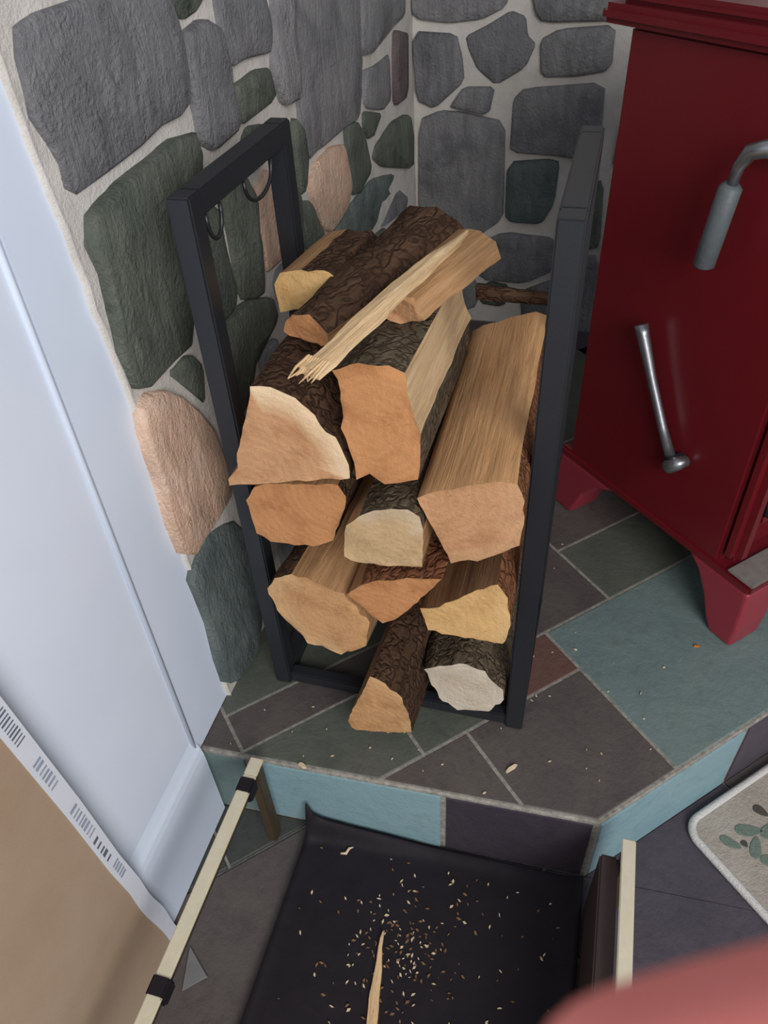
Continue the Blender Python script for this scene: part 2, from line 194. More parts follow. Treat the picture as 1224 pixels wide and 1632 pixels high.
LOGS = {
'L1':(-0.06,0.36,(0.07,0.562),[(0.097,0.716,'b'),(0.123,0.718,'b'),(0.154,0.707,'b'),(0.176,0.682,'b'),(0.198,0.651,'b'),(0.217,0.612,'b'),(0.214,0.587,'s'),(0.164,0.577,'s'),(0.098,0.562,'s'),(0.035,0.548,'s'),(0.037,0.561,'s'),(0.056,0.583,'s'),(0.058,0.608,'s'),(0.076,0.653,'s'),(0.091,0.694,'s')]),
'L2':(-0.06,0.37,(0.249,0.678),[(0.205,0.749,'b'),(0.238,0.762,'b'),(0.273,0.762,'b'),(0.293,0.754,'s'),(0.299,0.716,'s'),(0.314,0.677,'b'),(0.31,0.61,'s'),(0.286,0.598,'s'),(0.265,0.593,'s'),(0.245,0.606,'s'),(0.229,0.599,'s'),(0.222,0.643,'s'),(0.213,0.673,'s'),(0.213,0.723,'s')]),
'L3':(-0.04,0.38,(0.189,0.539),[(0.043,0.501,'s'),(0.061,0.53,'s'),(0.082,0.541,'s'),(0.135,0.55,'s'),(0.191,0.56,'b'),(0.201,0.541,'b'),(0.188,0.492,'b'),(0.172,0.451,'s'),(0.14,0.429,'s'),(0.11,0.426,'s'),(0.068,0.422,'s'),(0.048,0.437,'s')]),
'M2':(-0.07,0.4,(0.266,0.462),[(0.202,0.488,'s'),(0.208,0.513,'s'),(0.227,0.535,'b'),(0.261,0.553,'b'),(0.296,0.559,'b'),(0.311,0.547,'b'),(0.316,0.526,'s'),(0.314,0.455,'s'),(0.265,0.448,'s'),(0.219,0.442,'s'),(0.2,0.454,'s')]),
'R1':(-0.06,0.43,(0.327,0.58),[(0.306,0.573,'s'),(0.327,0.585,'s'),(0.376,0.607,'s'),(0.414,0.618,'s'),(0.433,0.615,'b'),(0.444,0.59,'b'),(0.446,0.548,'b'),(0.443,0.512,'b'),(0.421,0.492,'b'),(0.388,0.469,'b'),(0.352,0.459,'s'),(0.336,0.498,'s'),(0.319,0.54,'s')]),
'R3':(-0.07,0.4,(0.159,0.322),[(0.063,0.346,'b'),(0.079,0.374,'b'),(0.108,0.39,'s'),(0.146,0.39,'s'),(0.192,0.373,'s'),(0.23,0.318,'s'),(0.222,0.263,'s'),(0.176,0.222,'b'),(0.117,0.233,'b'),(0.089,0.265,'b'),(0.072,0.3,'b')]),
'TR':(-0.075,0.36,(0.252,0.33),[(0.198,0.376,'s'),(0.222,0.403,'b'),(0.252,0.423,'b'),(0.294,0.439,'b'),(0.343,0.449,'s'),(0.302,0.381,'s'),(0.27,0.337,'s'),(0.251,0.324,'s'),(0.225,0.347,'s')]),
'YE':(-0.058,0.38,(0.326,0.33),[(0.307,0.353,'s'),(0.335,0.366,'s'),(0.381,0.406,'s'),(0.418,0.432,'b'),(0.435,0.406,'b'),(0.442,0.346,'b'),(0.432,0.301,'s'),(0.374,0.301,'s'),(0.318,0.307,'s')]),
'BC':(-0.09,0.4,(0.201,0.046),[(0.229,0.209,'b'),(0.254,0.195,'b'),(0.28,0.166,'b'),(0.294,0.117,'b'),(0.296,0.073,'s'),(0.253,0.053,'s'),(0.183,0.036,'s'),(0.178,0.057,'s'),(0.191,0.1,'s'),(0.215,0.162,'s')]),
'BR':(-0.014,0.38,(0.376,0.119),[(0.3,0.15,'b'),(0.326,0.165,'b'),(0.371,0.184,'b'),(0.403,0.168,'b'),(0.434,0.129,'b'),(0.44,0.098,'b'),(0.414,0.057,'b'),(0.36,0.048,'b'),(0.332,0.066,'b'),(0.313,0.108,'b')]),
'AA':(0.12,0.15,(0.11,0.735),[(0.064,0.764,'s'),(0.075,0.782,'s'),(0.108,0.789,'b'),(0.153,0.793,'b'),(0.165,0.78,'b'),(0.155,0.748,'s'),(0.12,0.736,'s'),(0.066,0.722,'s')]),
}

HF = -0.2                      # room floor
WX, WY = -0.083, 1.52          # wall planes
rnd = random.Random(11)

# ------------------------------------------------------------------ helpers
def link(o, parent=None):
    COL.objects.link(o)
    if parent is not None: o.parent = parent
    return o
def tag(o, label=None, cat=None, group=None, kind=None):
    if label: o['label'] = label
    if cat: o['category'] = cat
    if group: o['group'] = group
    if kind: o['kind'] = kind
    return o
def empty(name, loc, label=None, cat=None, group=None, rot=None):
    o = bpy.data.objects.new(name, None); o.empty_display_size = 0.05; COL.objects.link(o); o.location = loc
    if rot is not None: o.rotation_euler = rot
    return tag(o, label, cat, group)
def mesh(name, verts, faces, mat, parent=None, smooth=False, off=(0, 0, 0)):
    me = bpy.data.meshes.new(name)
    ov = Vector(off)
    me.from_pydata([tuple(Vector(v) - ov) for v in verts], [], faces); me.update()
    bm = bmesh.new(); bm.from_mesh(me); bmesh.ops.recalc_face_normals(bm, faces=bm.faces); bm.to_mesh(me); bm.free()
    if mat: me.materials.append(mat)
    if smooth:
        for f in me.polygons: f.use_smooth = True
    return link(bpy.data.objects.new(name, me), parent)
def frombm(name, bm, mat, parent=None, smooth=False, off=None):
    if off is not None: bmesh.ops.translate(bm, verts=bm.verts, vec=-Vector(off))
    bmesh.ops.recalc_face_normals(bm, faces=bm.faces)
    me = bpy.data.meshes.new(name); bm.to_mesh(me); bm.free()
    if mat: me.materials.append(mat)
    if smooth:
        for f in me.polygons: f.use_smooth = True
    return link(bpy.data.objects.new(name, me), parent)
def boxbm(bm, x0, x1, y0, y1, z0, z1, bev=0.0, seg=2, mat4=None):
    r = bmesh.ops.create_cube(bm, size=1.0)
    vs_ = r['verts']
    for v in vs_: v.co = Vector(((x0 + x1) / 2 + v.co.x * (x1 - x0), (y0 + y1) / 2 + v.co.y * (y1 - y0), (z0 + z1) / 2 + v.co.z * (z1 - z0)))
    if bev > 0:
        es = list({e for v in vs_ for e in v.link_edges})
        r2 = bmesh.ops.bevel(bm, geom=es, offset=bev, segments=seg, affect='EDGES')
    return bm
def box(name, x0, x1, y0, y1, z0, z1, mat, parent=None, bev=0.0, off=None, smooth=False):
    bm = bmesh.new(); boxbm(bm, x0, x1, y0, y1, z0, z1, bev)
    return frombm(name, bm, mat, parent, smooth, off)
def tube(bm, pts, rads, n=12, cap=True):
    pts = [Vector(q_) for q_ in pts]
    if not isinstance(rads, (list, tuple)): rads = [rads] * len(pts)
    prev = None; rings = []
    for i, c in enumerate(pts):
        t = (pts[min(i + 1, len(pts) - 1)] - pts[max(i - 1, 0)]).normalized()
        if prev is None:
            a = t.orthogonal().normalized()
        else:
            a = (prev - t * prev.dot(t)).normalized()
        prev = a; b = t.cross(a)
        rings.append([bm.verts.new(c + (a * math.cos(2 * math.pi * k / n) + b * math.sin(2 * math.pi * k / n)) * rads[i]) for k in range(n)])
    for r0, r1 in zip(rings, rings[1:]):
        for k in range(n): bm.faces.new((r0[k], r0[(k + 1) % n], r1[(k + 1) % n], r1[k]))
    if cap:
        bm.faces.new(rings[0][::-1]); bm.faces.new(rings[-1])
    return bm
def chaikin(P):
    o = []
    for i in range(len(P)):
        a, b = P[i], P[(i + 1) % len(P)]
        o.append((a[0] * .86 + b[0] * .14, a[1] * .86 + b[1] * .14)); o.append((a[0] * .14 + b[0] * .86, a[1] * .14 + b[1] * .86))
    return o
def clip(P, a, b):
    # keep the part of polygon P left of the line a -> b
    o = []; n = len(P)
    def sd(p): return (b[0] - a[0]) * (p[1] - a[1]) - (b[1] - a[1]) * (p[0] - a[0])
    for i in range(n):
        p, q_ = P[i], P[(i + 1) % n]; dp, dq = sd(p), sd(q_)
        if dp >= 0: o.append(p)
        if (dp >= 0) != (dq >= 0):
            t = dp / (dp - dq); o.append((p[0] + (q_[0] - p[0]) * t, p[1] + (q_[1] - p[1]) * t))
    return o
def clipconvex(P, Q):
    for i in range(len(Q)):
        P = clip(P, Q[i], Q[(i + 1) % len(Q)])
        if len(P) < 3: return []
    return P
def parea(P): return abs(sum(P[i][0] * P[(i + 1) % len(P)][1] - P[(i + 1) % len(P)][0] * P[i][1] for i in range(len(P)))) / 2

# ------------------------------------------------------------------ materials
def srgb(r, g, b):
    f = lambda c: (c / 12.92 if c <= .04045 else ((c + .055) / 1.055) ** 2.4)
    return (f(r / 255), f(g / 255), f(b / 255), 1)
class NT:
    def __init__(s, name, rough=.6, spec=.3, metal=0.0):
        s.m = bpy.data.materials.new(name); s.m.use_nodes = True; s.t = s.m.node_tree; s.b = s.t.nodes['Principled BSDF']
        s.b.inputs['Roughness'].default_value = rough; s.b.inputs['Specular IOR Level'].default_value = spec; s.b.inputs['Metallic'].default_value = metal
        s.co = None
    def n(s, t, **kw):
        o = s.t.nodes.new(t)
        for k, v in kw.items(): setattr(o, k, v)
        return o
    def l(s, a, b): s.t.links.new(a, b)
    def coord(s, scale=(1, 1, 1), world=False):
        tc = s.n('ShaderNodeTexCoord'); mp = s.n('ShaderNodeMapping'); mp.inputs['Scale'].default_value = scale
        if world:
            g = s.n('ShaderNodeNewGeometry'); s.l(g.outputs['Position'], mp.inputs['Vector'])
        else: s.l(tc.outputs['Object'], mp.inputs['Vector'])
        return mp.outputs['Vector']
    def noise(s, vec, scale, detail=5, rough=.6, dist=0):
        o = s.n('ShaderNodeTexNoise'); o.inputs['Scale'].default_value = scale; o.inputs['Detail'].default_value = detail; o.inputs['Roughness'].default_value = rough; o.inputs['Distortion'].default_value = dist
        s.l(vec, o.inputs['Vector']); return o.outputs['Fac']
    def ramp(s, fac, stops, interp='LINEAR'):
        o = s.n('ShaderNodeValToRGB'); cr = o.color_ramp; cr.interpolation = interp
        while len(cr.elements) < len(stops): cr.elements.new(.5)
        for e, (p, c) in zip(cr.elements, stops): e.position = p; e.color = c
        s.l(fac, o.inputs['Fac']); return o.outputs['Color']
    def mix(s, fac, a, b, mode='MIX'):
        o = s.n('ShaderNodeMix'); o.data_type = 'RGBA'; o.blend_type = mode
        for sk, v in ((o.inputs[0], fac), (o.inputs[6], a), (o.inputs[7], b)):
            if hasattr(v, 'node'): s.l(v, sk)
            else: sk.default_value = v
        return o.outputs[2]
    def math(s, op, a, b=None):
        o = s.n('ShaderNodeMath', operation=op)
        for sk, v in zip(o.inputs, (a, b)):
            if v is None: continue
            if hasattr(v, 'node'): s.l(v, sk)
            else: sk.default_value = v
        return o.outputs[0]
    def color(s, c):
        if hasattr(c, 'node'): s.l(c, s.b.inputs['Base Color'])
        else: s.b.inputs['Base Color'].default_value = c
    def bump(s, h, strength=.5, dist=.01):
        o = s.n('ShaderNodeBump'); o.inputs['Strength'].default_value = strength; o.inputs['Distance'].default_value = dist
        s.l(h, o.inputs['Height']); s.l(o.outputs['Normal'], s.b.inputs['Normal'])
def jit(c, f): return (c[0] * f, c[1] * f, c[2] * f, 1)

def stone_mat(name, a, b, c):
    t = NT(name, .7, .25); v = t.coord((1, 1, 1), True); vs_ = t.coord((1, 1, .35), True)
    n1 = t.noise(v, 9, 6, .65, .4); n2 = t.noise(vs_, 34, 7, .7, .8); n3 = t.noise(v, 140, 3)
    oi = t.n('ShaderNodeObjectInfo')
    col = t.ramp(n1, [(.32, jit(a, .85)), (.5, b), (.68, c)])
    n4 = t.noise(t.coord((1, 1, .25), True), 5, 5, .6, 1.2)
    col = t.mix(t.ramp(n4, [(.5, (0, 0, 0, 1)), (.6, (.35, .35, .35, 1))]), col, jit(c, 1.12))
    col = t.mix(t.math('MULTIPLY', n2, .42), col, jit(a, .5), 'MIX')
    col = t.mix(1.0, col, t.ramp(oi.outputs['Random'], [(0, (.78, .78, .8, 1)), (1, (1.2, 1.18, 1.15, 1))]), 'MULTIPLY')
    col = t.mix(t.math('MULTIPLY', n3, .35), col, jit(c, 1.15))
    t.color(col); h = t.math('ADD', t.math('MULTIPLY', n2, 1.0), t.math('MULTIPLY', n3, .35))
    t.bump(h, .9, .016); return t.m
STONE = {
    'grey': stone_mat('slate_grey_stone', srgb(104, 104, 107), srgb(132, 131, 134), srgb(150, 149, 148)),
    'green': stone_mat('slate_green_stone', srgb(72, 80, 74), srgb(94, 101, 92), srgb(114, 118, 106)),
    'teal': stone_mat('slate_teal_stone', srgb(80, 92, 92), srgb(100, 112, 110), srgb(118, 126, 122)),
    'rust': stone_mat('rust_tan_stone', srgb(214, 172, 144), srgb(232, 192, 164), srgb(234, 206, 184)),
    'rust2': stone_mat('pinkish_stone', srgb(96, 82, 84), srgb(116, 100, 100), srgb(130, 118, 116)),
}
def mortar_mat():
    t = NT('mortar', .9, .1); v = t.coord((1, 1, 1), True)
    n1 = t.noise(v, 14, 5); n2 = t.noise(v, 180, 4, .7)
    t.color(t.mix(t.math('MULTIPLY', n2, .35), t.ramp(n1, [(.3, srgb(200, 194, 186)), (.7, srgb(222, 217, 210))]), srgb(172, 164, 154)))
    t.bump(t.math('ADD', n1, t.math('MULTIPLY', n2, .5)), .6, .008); return t.m
MORTAR = mortar_mat()
def white_mat(name, c1, c2, rough=.45):
    t = NT(name, rough, .35); v = t.coord((1, 1, 1), True)
    n1 = t.noise(v, 3.0, 3); n2 = t.noise(v, 60, 4)
    t.color(t.ramp(n1, [(.35, c1), (.7, c2)])); t.bump(n2, .05, .003); return t.m
WHITE = white_mat('white_wall_paint', srgb(218, 226, 240), srgb(226, 233, 245))
TRIM = white_mat('white_gloss_trim', srgb(216, 226, 241), srgb(224, 233, 247), .35)
def tile_mat(name, a, b, c, rough=.6):
    t = NT(name, rough, .3); v = t.coord((1, 1, 1), True)
    n1 = t.noise(v, 7, 6, .65, .5); n2 = t.noise(v, 60, 5, .7); n3 = t.noise(v, 420, 2)
    col = t.ramp(n1, [(.3, a), (.5, b), (.72, c)])
    col = t.mix(t.math('MULTIPLY', n2, .4), col, jit(a, .7))
    n5 = t.noise(v, 26, 5, .7, .6)
    col = t.mix(t.ramp(n5, [(.52, (0, 0, 0, 1)), (.7, (.5, .5, .5, 1))]), col, jit(a, .62))
    col = t.mix(t.math('MULTIPLY', n3, .4), col, jit(c, 1.3))
    t.color(col); t.bump(t.math('ADD', n1, t.math('MULTIPLY', n2, .5)), .45, .008); return t.m
TILE = {
    'brown': tile_mat('slate_tile_brown', srgb(70, 63, 63), srgb(82, 75, 74), srgb(92, 86, 80)),
    'rust': tile_mat('slate_tile_rust', srgb(86, 58, 52), srgb(102, 72, 64), srgb(100, 80, 72)),
    'teal': tile_mat('slate_tile_teal', srgb(92, 110, 108), srgb(102, 120, 118), srgb(110, 124, 118)),
    'moss': tile_mat('slate_tile_moss', srgb(70, 76, 70), srgb(84, 88, 80), srgb(92, 92, 82)),
    'shademoss': tile_mat('slate_tile_shaded_moss', srgb(52, 56, 54), srgb(62, 66, 62), srgb(70, 70, 66)),  # moss slate with the left floor's shade put into its colour
    'blue': tile_mat('slate_tile_blue', srgb(114, 144, 152), srgb(124, 154, 161), srgb(132, 158, 163)),
    'darkplum': tile_mat('slate_tile_dark_plum', srgb(48, 42, 51), srgb(56, 50, 59), srgb(64, 58, 65)),
    'plum': tile_mat('slate_tile_plum', srgb(62, 56, 64), srgb(72, 66, 74), srgb(82, 76, 82)),
}
def grout_mat():
    t = NT('grout', .9, .1); v = t.coord((1, 1, 1), True); n = t.noise(v, 90, 5, .7)
    t.color(t.ramp(n, [(.35, srgb(118, 113, 106)), (.65, srgb(154, 150, 141))])); t.bump(n, .5, .004); return t.m
GROUT = grout_mat()
def plain(name, c, rough=.5, spec=.4, metal=0.0, nscale=40, var=.2, bump=.1, dist=.003):
    t = NT(name, rough, spec, metal); v = t.coord(); n = t.noise(v, nscale, 5)
    t.color(t.mix(n, jit(c, 1 - var), jit(c, 1 + var))); t.bump(n, bump, dist); return t.m
BLACK = plain('black_powder_coated_steel', srgb(34, 36, 40), .42, .5, 0, 200, .15, .08)
WIRE = plain('black_wire', srgb(30, 30, 33), .4, .5)
RED = plain('red_enamel', srgb(98, 20, 27), .32, .5, 0, 12, .12, .02)
REDL = plain('red_enamel_legs_sheen', srgb(138, 46, 58), .38, .5, 0, 12, .12, .02)  # pinker than the body: window reflection put into the leg colour
ASH = plain('ash_dusted_iron', srgb(120, 112, 106), .9, .1, 0, 60, .35, .4)
IRON = plain('dark_iron', srgb(46, 44, 46), .6, .3)
STEEL = plain('steel', srgb(150, 152, 156), .32, .5, .85, 80, .15, .1)
GRIP = plain('grip_grey', srgb(84, 90, 92), .5, .4, 0, 90, .2, .3)
BRASS = plain('satin_brass', srgb(212, 204, 178), .45, .5, .2, 60, .12, .05)
BRONZE = plain('dark_bronze', srgb(78, 66, 48), .5, .4, .3, 60, .25, .1)
LEATHER = plain('black_leather', srgb(31, 27, 32), .65, .18, 0, 30, .3, .3, .004)
DARKWOOD = plain('dark_brown_board', srgb(62, 50, 48), .6, .3, 0, 30, .25, .15)
def sheet_mat():
    t = NT('brown_paper_face', .85, .12); v = t.coord((1, 1, 1), True)
    n1 = t.noise(v, 5, 4); n2 = t.noise(v, 420, 3, .8)
    col = t.ramp(n1, [(.3, srgb(170, 146, 122)), (.7, srgb(182, 160, 138))])
    t.color(t.mix(t.math('MULTIPLY', n2, .35), col, srgb(128, 106, 86))); t.bump(n2, .12, .002); return t.m
SHEET = sheet_mat()
TAPE = plain('white_edge_tape', srgb(216, 218, 226), .6, .3, 0, 60, .05, .1)
INK = plain('print_ink', srgb(96, 102, 114), .8, .1)
INK2 = plain('pale_print_ink', srgb(150, 156, 172), .8, .1)

# ---- wood
def endgrain_mat(name, base, dark, pale, ring=.5, grey=0.0):
    t = NT(name, .78, .15); v = t.coord(); vd = t.coord((1, .2, 1))
    n0 = t.noise(v, 18, 4, .6); nf = t.noise(v, 160, 5, .75)
    w = t.n('ShaderNodeTexWave', wave_type='RINGS', rings_direction='Y'); w.inputs['Scale'].default_value = 24; w.inputs['Distortion'].default_value = 5.5; w.inputs['Detail'].default_value = 3; w.inputs['Detail Scale'].default_value = 1.2
    t.l(v, w.inputs['Vector'])
    col = t.ramp(n0, [(.28, dark), (.5, base), (.75, jit(base, 1.12))])
    col = t.mix(t.math('MULTIPLY', w.outputs['Fac'], .17 * ring), col, dark)
    sp_ = t.noise(v, 70, 3, .5)
    col = t.mix(t.ramp(sp_, [(.66, (0, 0, 0, 1)), (.74, (.55, .55, .55, 1))]), col, jit(dark, .55))
    st_ = t.noise(t.coord((1, 1, .35)), 9, 4, .6)
    col = t.mix(t.math('MULTIPLY', st_, .35), col, jit(base, .82))
    col = t.mix(t.math('MULTIPLY', nf, .30), col, jit(dark, .8))
    # radial drying checks
    at = t.n('ShaderNodeAttribute', attribute_name='rim')
    col = t.mix(t.math('MULTIPLY', at.outputs['Fac'], .9), col, pale)
    t.color(col); t.bump(t.math('ADD', nf, t.math('MULTIPLY', w.outputs['Fac'], .12)), .6, .006); return t.m
def split_mat(name, a, b, c):
    t = NT(name, .75, .15); v = t.coord((1, .045, 1)); v2 = t.coord((1, .16, 1))
    n1 = t.noise(v, 95, 6, .7, .6); n2 = t.noise(v2, 22, 5, .6, .8); n3 = t.noise(t.coord(), 7, 3)
    col = t.ramp(n1, [(.25, a), (.5, b), (.78, c)])
    col = t.mix(t.ramp(n2, [(.48, (0, 0, 0, 1)), (.74, (.65, .65, .65, 1))]), col, jit(a, .6))
    col = t.mix(t.math('MULTIPLY', n3, .3), col, jit(c, 1.05))
    t.color(col); t.bump(t.math('ADD', n1, n2), .8, .008); return t.m
def bark_mat(name, a, b, c):
    t = NT(name, .9, .1); v = t.coord((1, .28, 1)); v1 = t.coord()
    vo = t.n('ShaderNodeTexVoronoi', feature='DISTANCE_TO_EDGE'); vo.inputs['Scale'].default_value = 46
    nn = t.n('ShaderNodeTexNoise'); nn.inputs['Scale'].default_value = 30; t.l(v1, nn.inputs['Vector'])
    mx = t.mix(.06, v, nn.outputs['Color']); t.l(mx, vo.inputs['Vector'])
    n1 = t.noise(v, 60, 6, .75, .5); n2 = t.noise(v1, 12, 4)
    col = t.ramp(n1, [(.3, a), (.55, b), (.8, c)])
    col = t.mix(t.ramp(vo.outputs['Distance'], [(0, (.75, .75, .75, 1)), (.12, (0, 0, 0, 1))]), col, jit(a, .5))
    col = t.mix(t.math('MULTIPLY', n2, .5), col, jit(b, .8))
    t.color(col); t.bump(t.math('ADD', t.math('MINIMUM', vo.outputs['Distance'], .2), t.math('MULTIPLY', n1, .4)), 1.0, .016); return t.m
END = {
    'tan': endgrain_mat('end_grain_tan', srgb(208, 160, 118), srgb(176, 124, 84), srgb(240, 214, 176), 1.1),
    'orange': endgrain_mat('end_grain_orange', srgb(204, 148, 100), srgb(168, 110, 68), srgb(214, 170, 124), .8),
    'yellow': endgrain_mat('end_grain_yellow', srgb(222, 182, 124), srgb(192, 146, 90), srgb(234, 206, 156), .8),
    'grey': endgrain_mat('end_grain_weathered', srgb(212, 198, 178), srgb(180, 162, 138), srgb(226, 216, 202), .5),
    'mixed': endgrain_mat('end_grain_mixed', srgb(206, 176, 134), srgb(172, 140, 100), srgb(206, 192, 170), .7),
    'rough': endgrain_mat('end_grain_rough', srgb(206, 160, 112), srgb(160, 112, 70), srgb(226, 196, 150), .4),
}
SPLIT = {
    'tan': split_mat('split_wood_tan', srgb(128, 92, 62), srgb(172, 130, 90), srgb(200, 160, 116)),
    'pale': split_mat('split_wood_pale', srgb(176, 140, 100), srgb(220, 184, 138), srgb(236, 208, 168)),
    'light': split_mat('split_wood_light', srgb(178, 130, 86), srgb(216, 164, 114), srgb(228, 184, 136)),
    'brown': split_mat('split_wood_brown', srgb(92, 66, 46), srgb(132, 98, 70), srgb(160, 124, 90)),
}
BARK = {
    'dark': bark_mat('bark_dark', srgb(58, 42, 33), srgb(86, 64, 49), srgb(114, 90, 70)),
    'grey': bark_mat('bark_grey', srgb(74, 62, 50), srgb(108, 94, 76), srgb(138, 124, 104)),
    'red': bark_mat('bark_reddish', srgb(96, 60, 42), srgb(138, 92, 64), srgb(170, 124, 90)),
}

# ------------------------------------------------------------------ the room shell
def slab(name, P, z0, z1, mat, parent=None, bev=.0025, off=None):
    """polygon prism with a small chamfer on its top edge"""
    c = (sum(p[0] for p in P) / len(P), sum(p[1] for p in P) / len(P))
    d = bev
    Q = []
    for (x, y) in P:
        L = math.hypot(x - c[0], y - c[1]) or 1; Q.append((x + (c[0] - x) / L * d * 1.3, y + (c[1] - y) / L * d * 1.3))
    n = len(P)
    V = [(x, y, z0) for x, y in P] + [(x, y, z1 - d) for x, y in P] + [(x, y, z1) for x, y in Q]
    F = [tuple(range(n - 1, -1, -1)), tuple(range(2 * n, 3 * n))]
    for k in range(n):
        k2 = (k + 1) % n
        F += [(k, k2, n + k2, n + k), (n + k, n + k2, 2 * n + k2, 2 * n + k)]
    return mesh(name, V, F, mat, parent, False, off or (0, 0, 0))
SQ = math.sqrt(.5)
def uv2xy(u, v): return ((u - v) * SQ, (u + v) * SQ)
def rect_uv(u0, u1, v0, v1): return [uv2xy(u0, v0), uv2xy(u1, v0), uv2xy(u1, v1), uv2xy(u0, v1)]

# room floor: grout bed with slate tiles laid at 45 degrees
floor = box('floor', -0.9, 3.2, -2.6, 1.6, HF - .06, HF - .006, GROUT); tag(floor, kind='structure')
FV = -.192
hearth_poly = [(-.083, -.171), (.62, -.142), (1.98, 1.218), (1.98, 1.52), (-.083, 1.52)]
def right_of_hearth(P):
    cx = sum(p[0] for p in P) / len(P); cy = sum(p[1] for p in P) / len(P)
    return cx, cy
room = [(-.083, -2.2), (3.0, -2.2), (3.0, 1.5), (-.083, 1.5)]
rr = random.Random(4)
for i in range(-9, 13):
    for j in range(-11, 4):
        u0 = .24 + (i - 2) * .45 + (.225 if j % 2 else 0); v0 = FV + j * .30
        P = clipconvex(rect_uv(u0 + .003, u0 + .447, v0 + .003, v0 + .297), room)
        if len(P) < 3 or parea(P) < 4e-4: continue
        # cut away what lies under the hearth
        for P2 in (clip(P, (.62, -.142), (-.083, -.171)), clip(clip(P, (-.083, -.171), (.62, -.142)), (1.98, 1.218), (.62, -.142))):
            if len(P2) < 3 or parea(P2) < 4e-4: continue
            cx, cy = right_of_hearth(P2)
            m = rr.choice(['plum', 'plum', 'plum', 'brown']) if cx > .35 else rr.choice(['brown', 'shademoss'])  # left of the carrier, shade is painted in by darker tiles
            slab('tile', P2, HF - .02, HF, TILE[m], floor)

# raised hearth
hearth = empty('hearth', (0, 0, HF), 'raised corner hearth clad in grey, brown and blue slate tiles', 'hearth')
HO = (0, 0, HF)
hp = [(-.083, -.171), (.62, -.142), (1.978, 1.216), (1.978, 1.515), (-.083, 1.515)]
slab('grout_bed', hp, HF, -.0015, GROUT, hearth, .003, HO)
TT = [ # u0,u1,v0,v1,colour  (traced slabs, then a regular field behind them)
    (.25, .515, -.60, -.286, 'brown'), (.515, 1.02, -.60, -.18, 'teal'), (.36, .515, -.286, -.18, 'rust'), (.30, .685, -.18, .06, 'brown'),
    (.685, .95, -.18, -.012, 'moss'), (-.05, .25, -.60, -.286, 'brown'), (-.12, .16, -.286, -.11, 'moss'), (.16, .36, -.286, -.18, 'moss'),
    (.16, .30, -.18, -.11, 'moss'), (-.115, .30, -.11, -.025, 'brown'), (-.30, -.115, -.14, .10, 'brown'), (-.115, .30, -.025, .22, 'moss'),
    (.30, .685, .06, .3, 'moss'), (.685, 1.1, -.012, .3, 'brown'), (1.02, 1.5, -.60, -.3, 'plum'), (1.02, 1.5, -.3, -.012, 'moss'), (.95, 1.02, -.18, -.012, 'moss'),
    (1.1, 1.5, -.012, .3, 'teal'), (1.5, 1.9, -.60, -.2, 'brown'), (1.5, 1.9, -.2, .15, 'teal'), (1.5, 1.9, .15, .5, 'moss'), (1.9, 2.4, -.6, .2, 'moss'), (1.9, 2.4, .2, .6, 'brown'),
    (.0, .5, .3, .65, 'brown'), (.5, .95, .3, .65, 'teal'), (.95, 1.5, .3, .65, 'moss'), (.3, .7, .65, 1.1, 'moss'), (.7, 1.3, .65, 1.1, 'brown'), (1.3, 1.7, .5, 1.0, 'plum'), (-.115, .0, .22, .5, 'brown'),
    (.8, 1.3, 1.1, 1.4, 'moss'), (-.3, .0, .1, .22, 'moss'), (1.5, 1.9, .5, .8, 'brown')]
hq = [(-.083, -.1645), (.617, -.1355), (1.971, 1.2185), (1.971, 1.51), (-.075, 1.51)]
for (u0, u1, v0, v1, c) in TT:
    P = clipconvex(rect_uv(u0 + .0028, u1 - .0028, v0 + .0028, v1 - .0028), hq)
    if len(P) >= 3 and parea(P) > 1e-4: slab('top_tile', P, -.012, 0.0, TILE[c], hearth, .002, HO)
def face_tiles(A, B, cuts, cols, outn, name):
    A = Vector((A[0], A[1], 0)); B = Vector((B[0], B[1], 0)); d = (B - A).normalized(); n = Vector((outn[0], outn[1], 0)).normalized()
    for (s0, s1), c in zip(zip(cuts, cuts[1:]), cols):
        a = A + d * (s0 + .004); b = A + d * (s1 - .004); V = []
        z0, z1 = HF + .008, -.009
        for (q_, nn, e) in ((a, -.004, 0), (b, -.004, 0), (a, .003, .0015), (b, .003, .0015)):
            sgn = 1 if q_ is a else -1
            V.append(q_ + n * nn + d * e * sgn + Vector((0, 0, z0 + e))); V.append(q_ + n * nn + d * e * sgn + Vector((0, 0, z1 - e)))
        mesh(name, V, [(0, 1, 3, 2), (4, 5, 7, 6), (0, 1, 5, 4), (2, 3, 7, 6), (1, 3, 7, 5), (0, 2, 6, 4)], TILE[c], hearth, False, HO)
face_tiles((-.083, -.171), (.62, -.142), [0, .09, .447, .70], ['teal', 'blue', 'darkplum'], (.04, -1), 'front_tile')  # leftmost tile is darker teal: shadow at that end put into its colour
face_tiles((.62, -.142), (1.978, 1.216), [0, .345, .70, 1.05, 1.40, 1.75, 1.91], ['blue', 'plum', 'blue', 'moss', 'plum', 'blue'], (1, -1), 'side_tile')

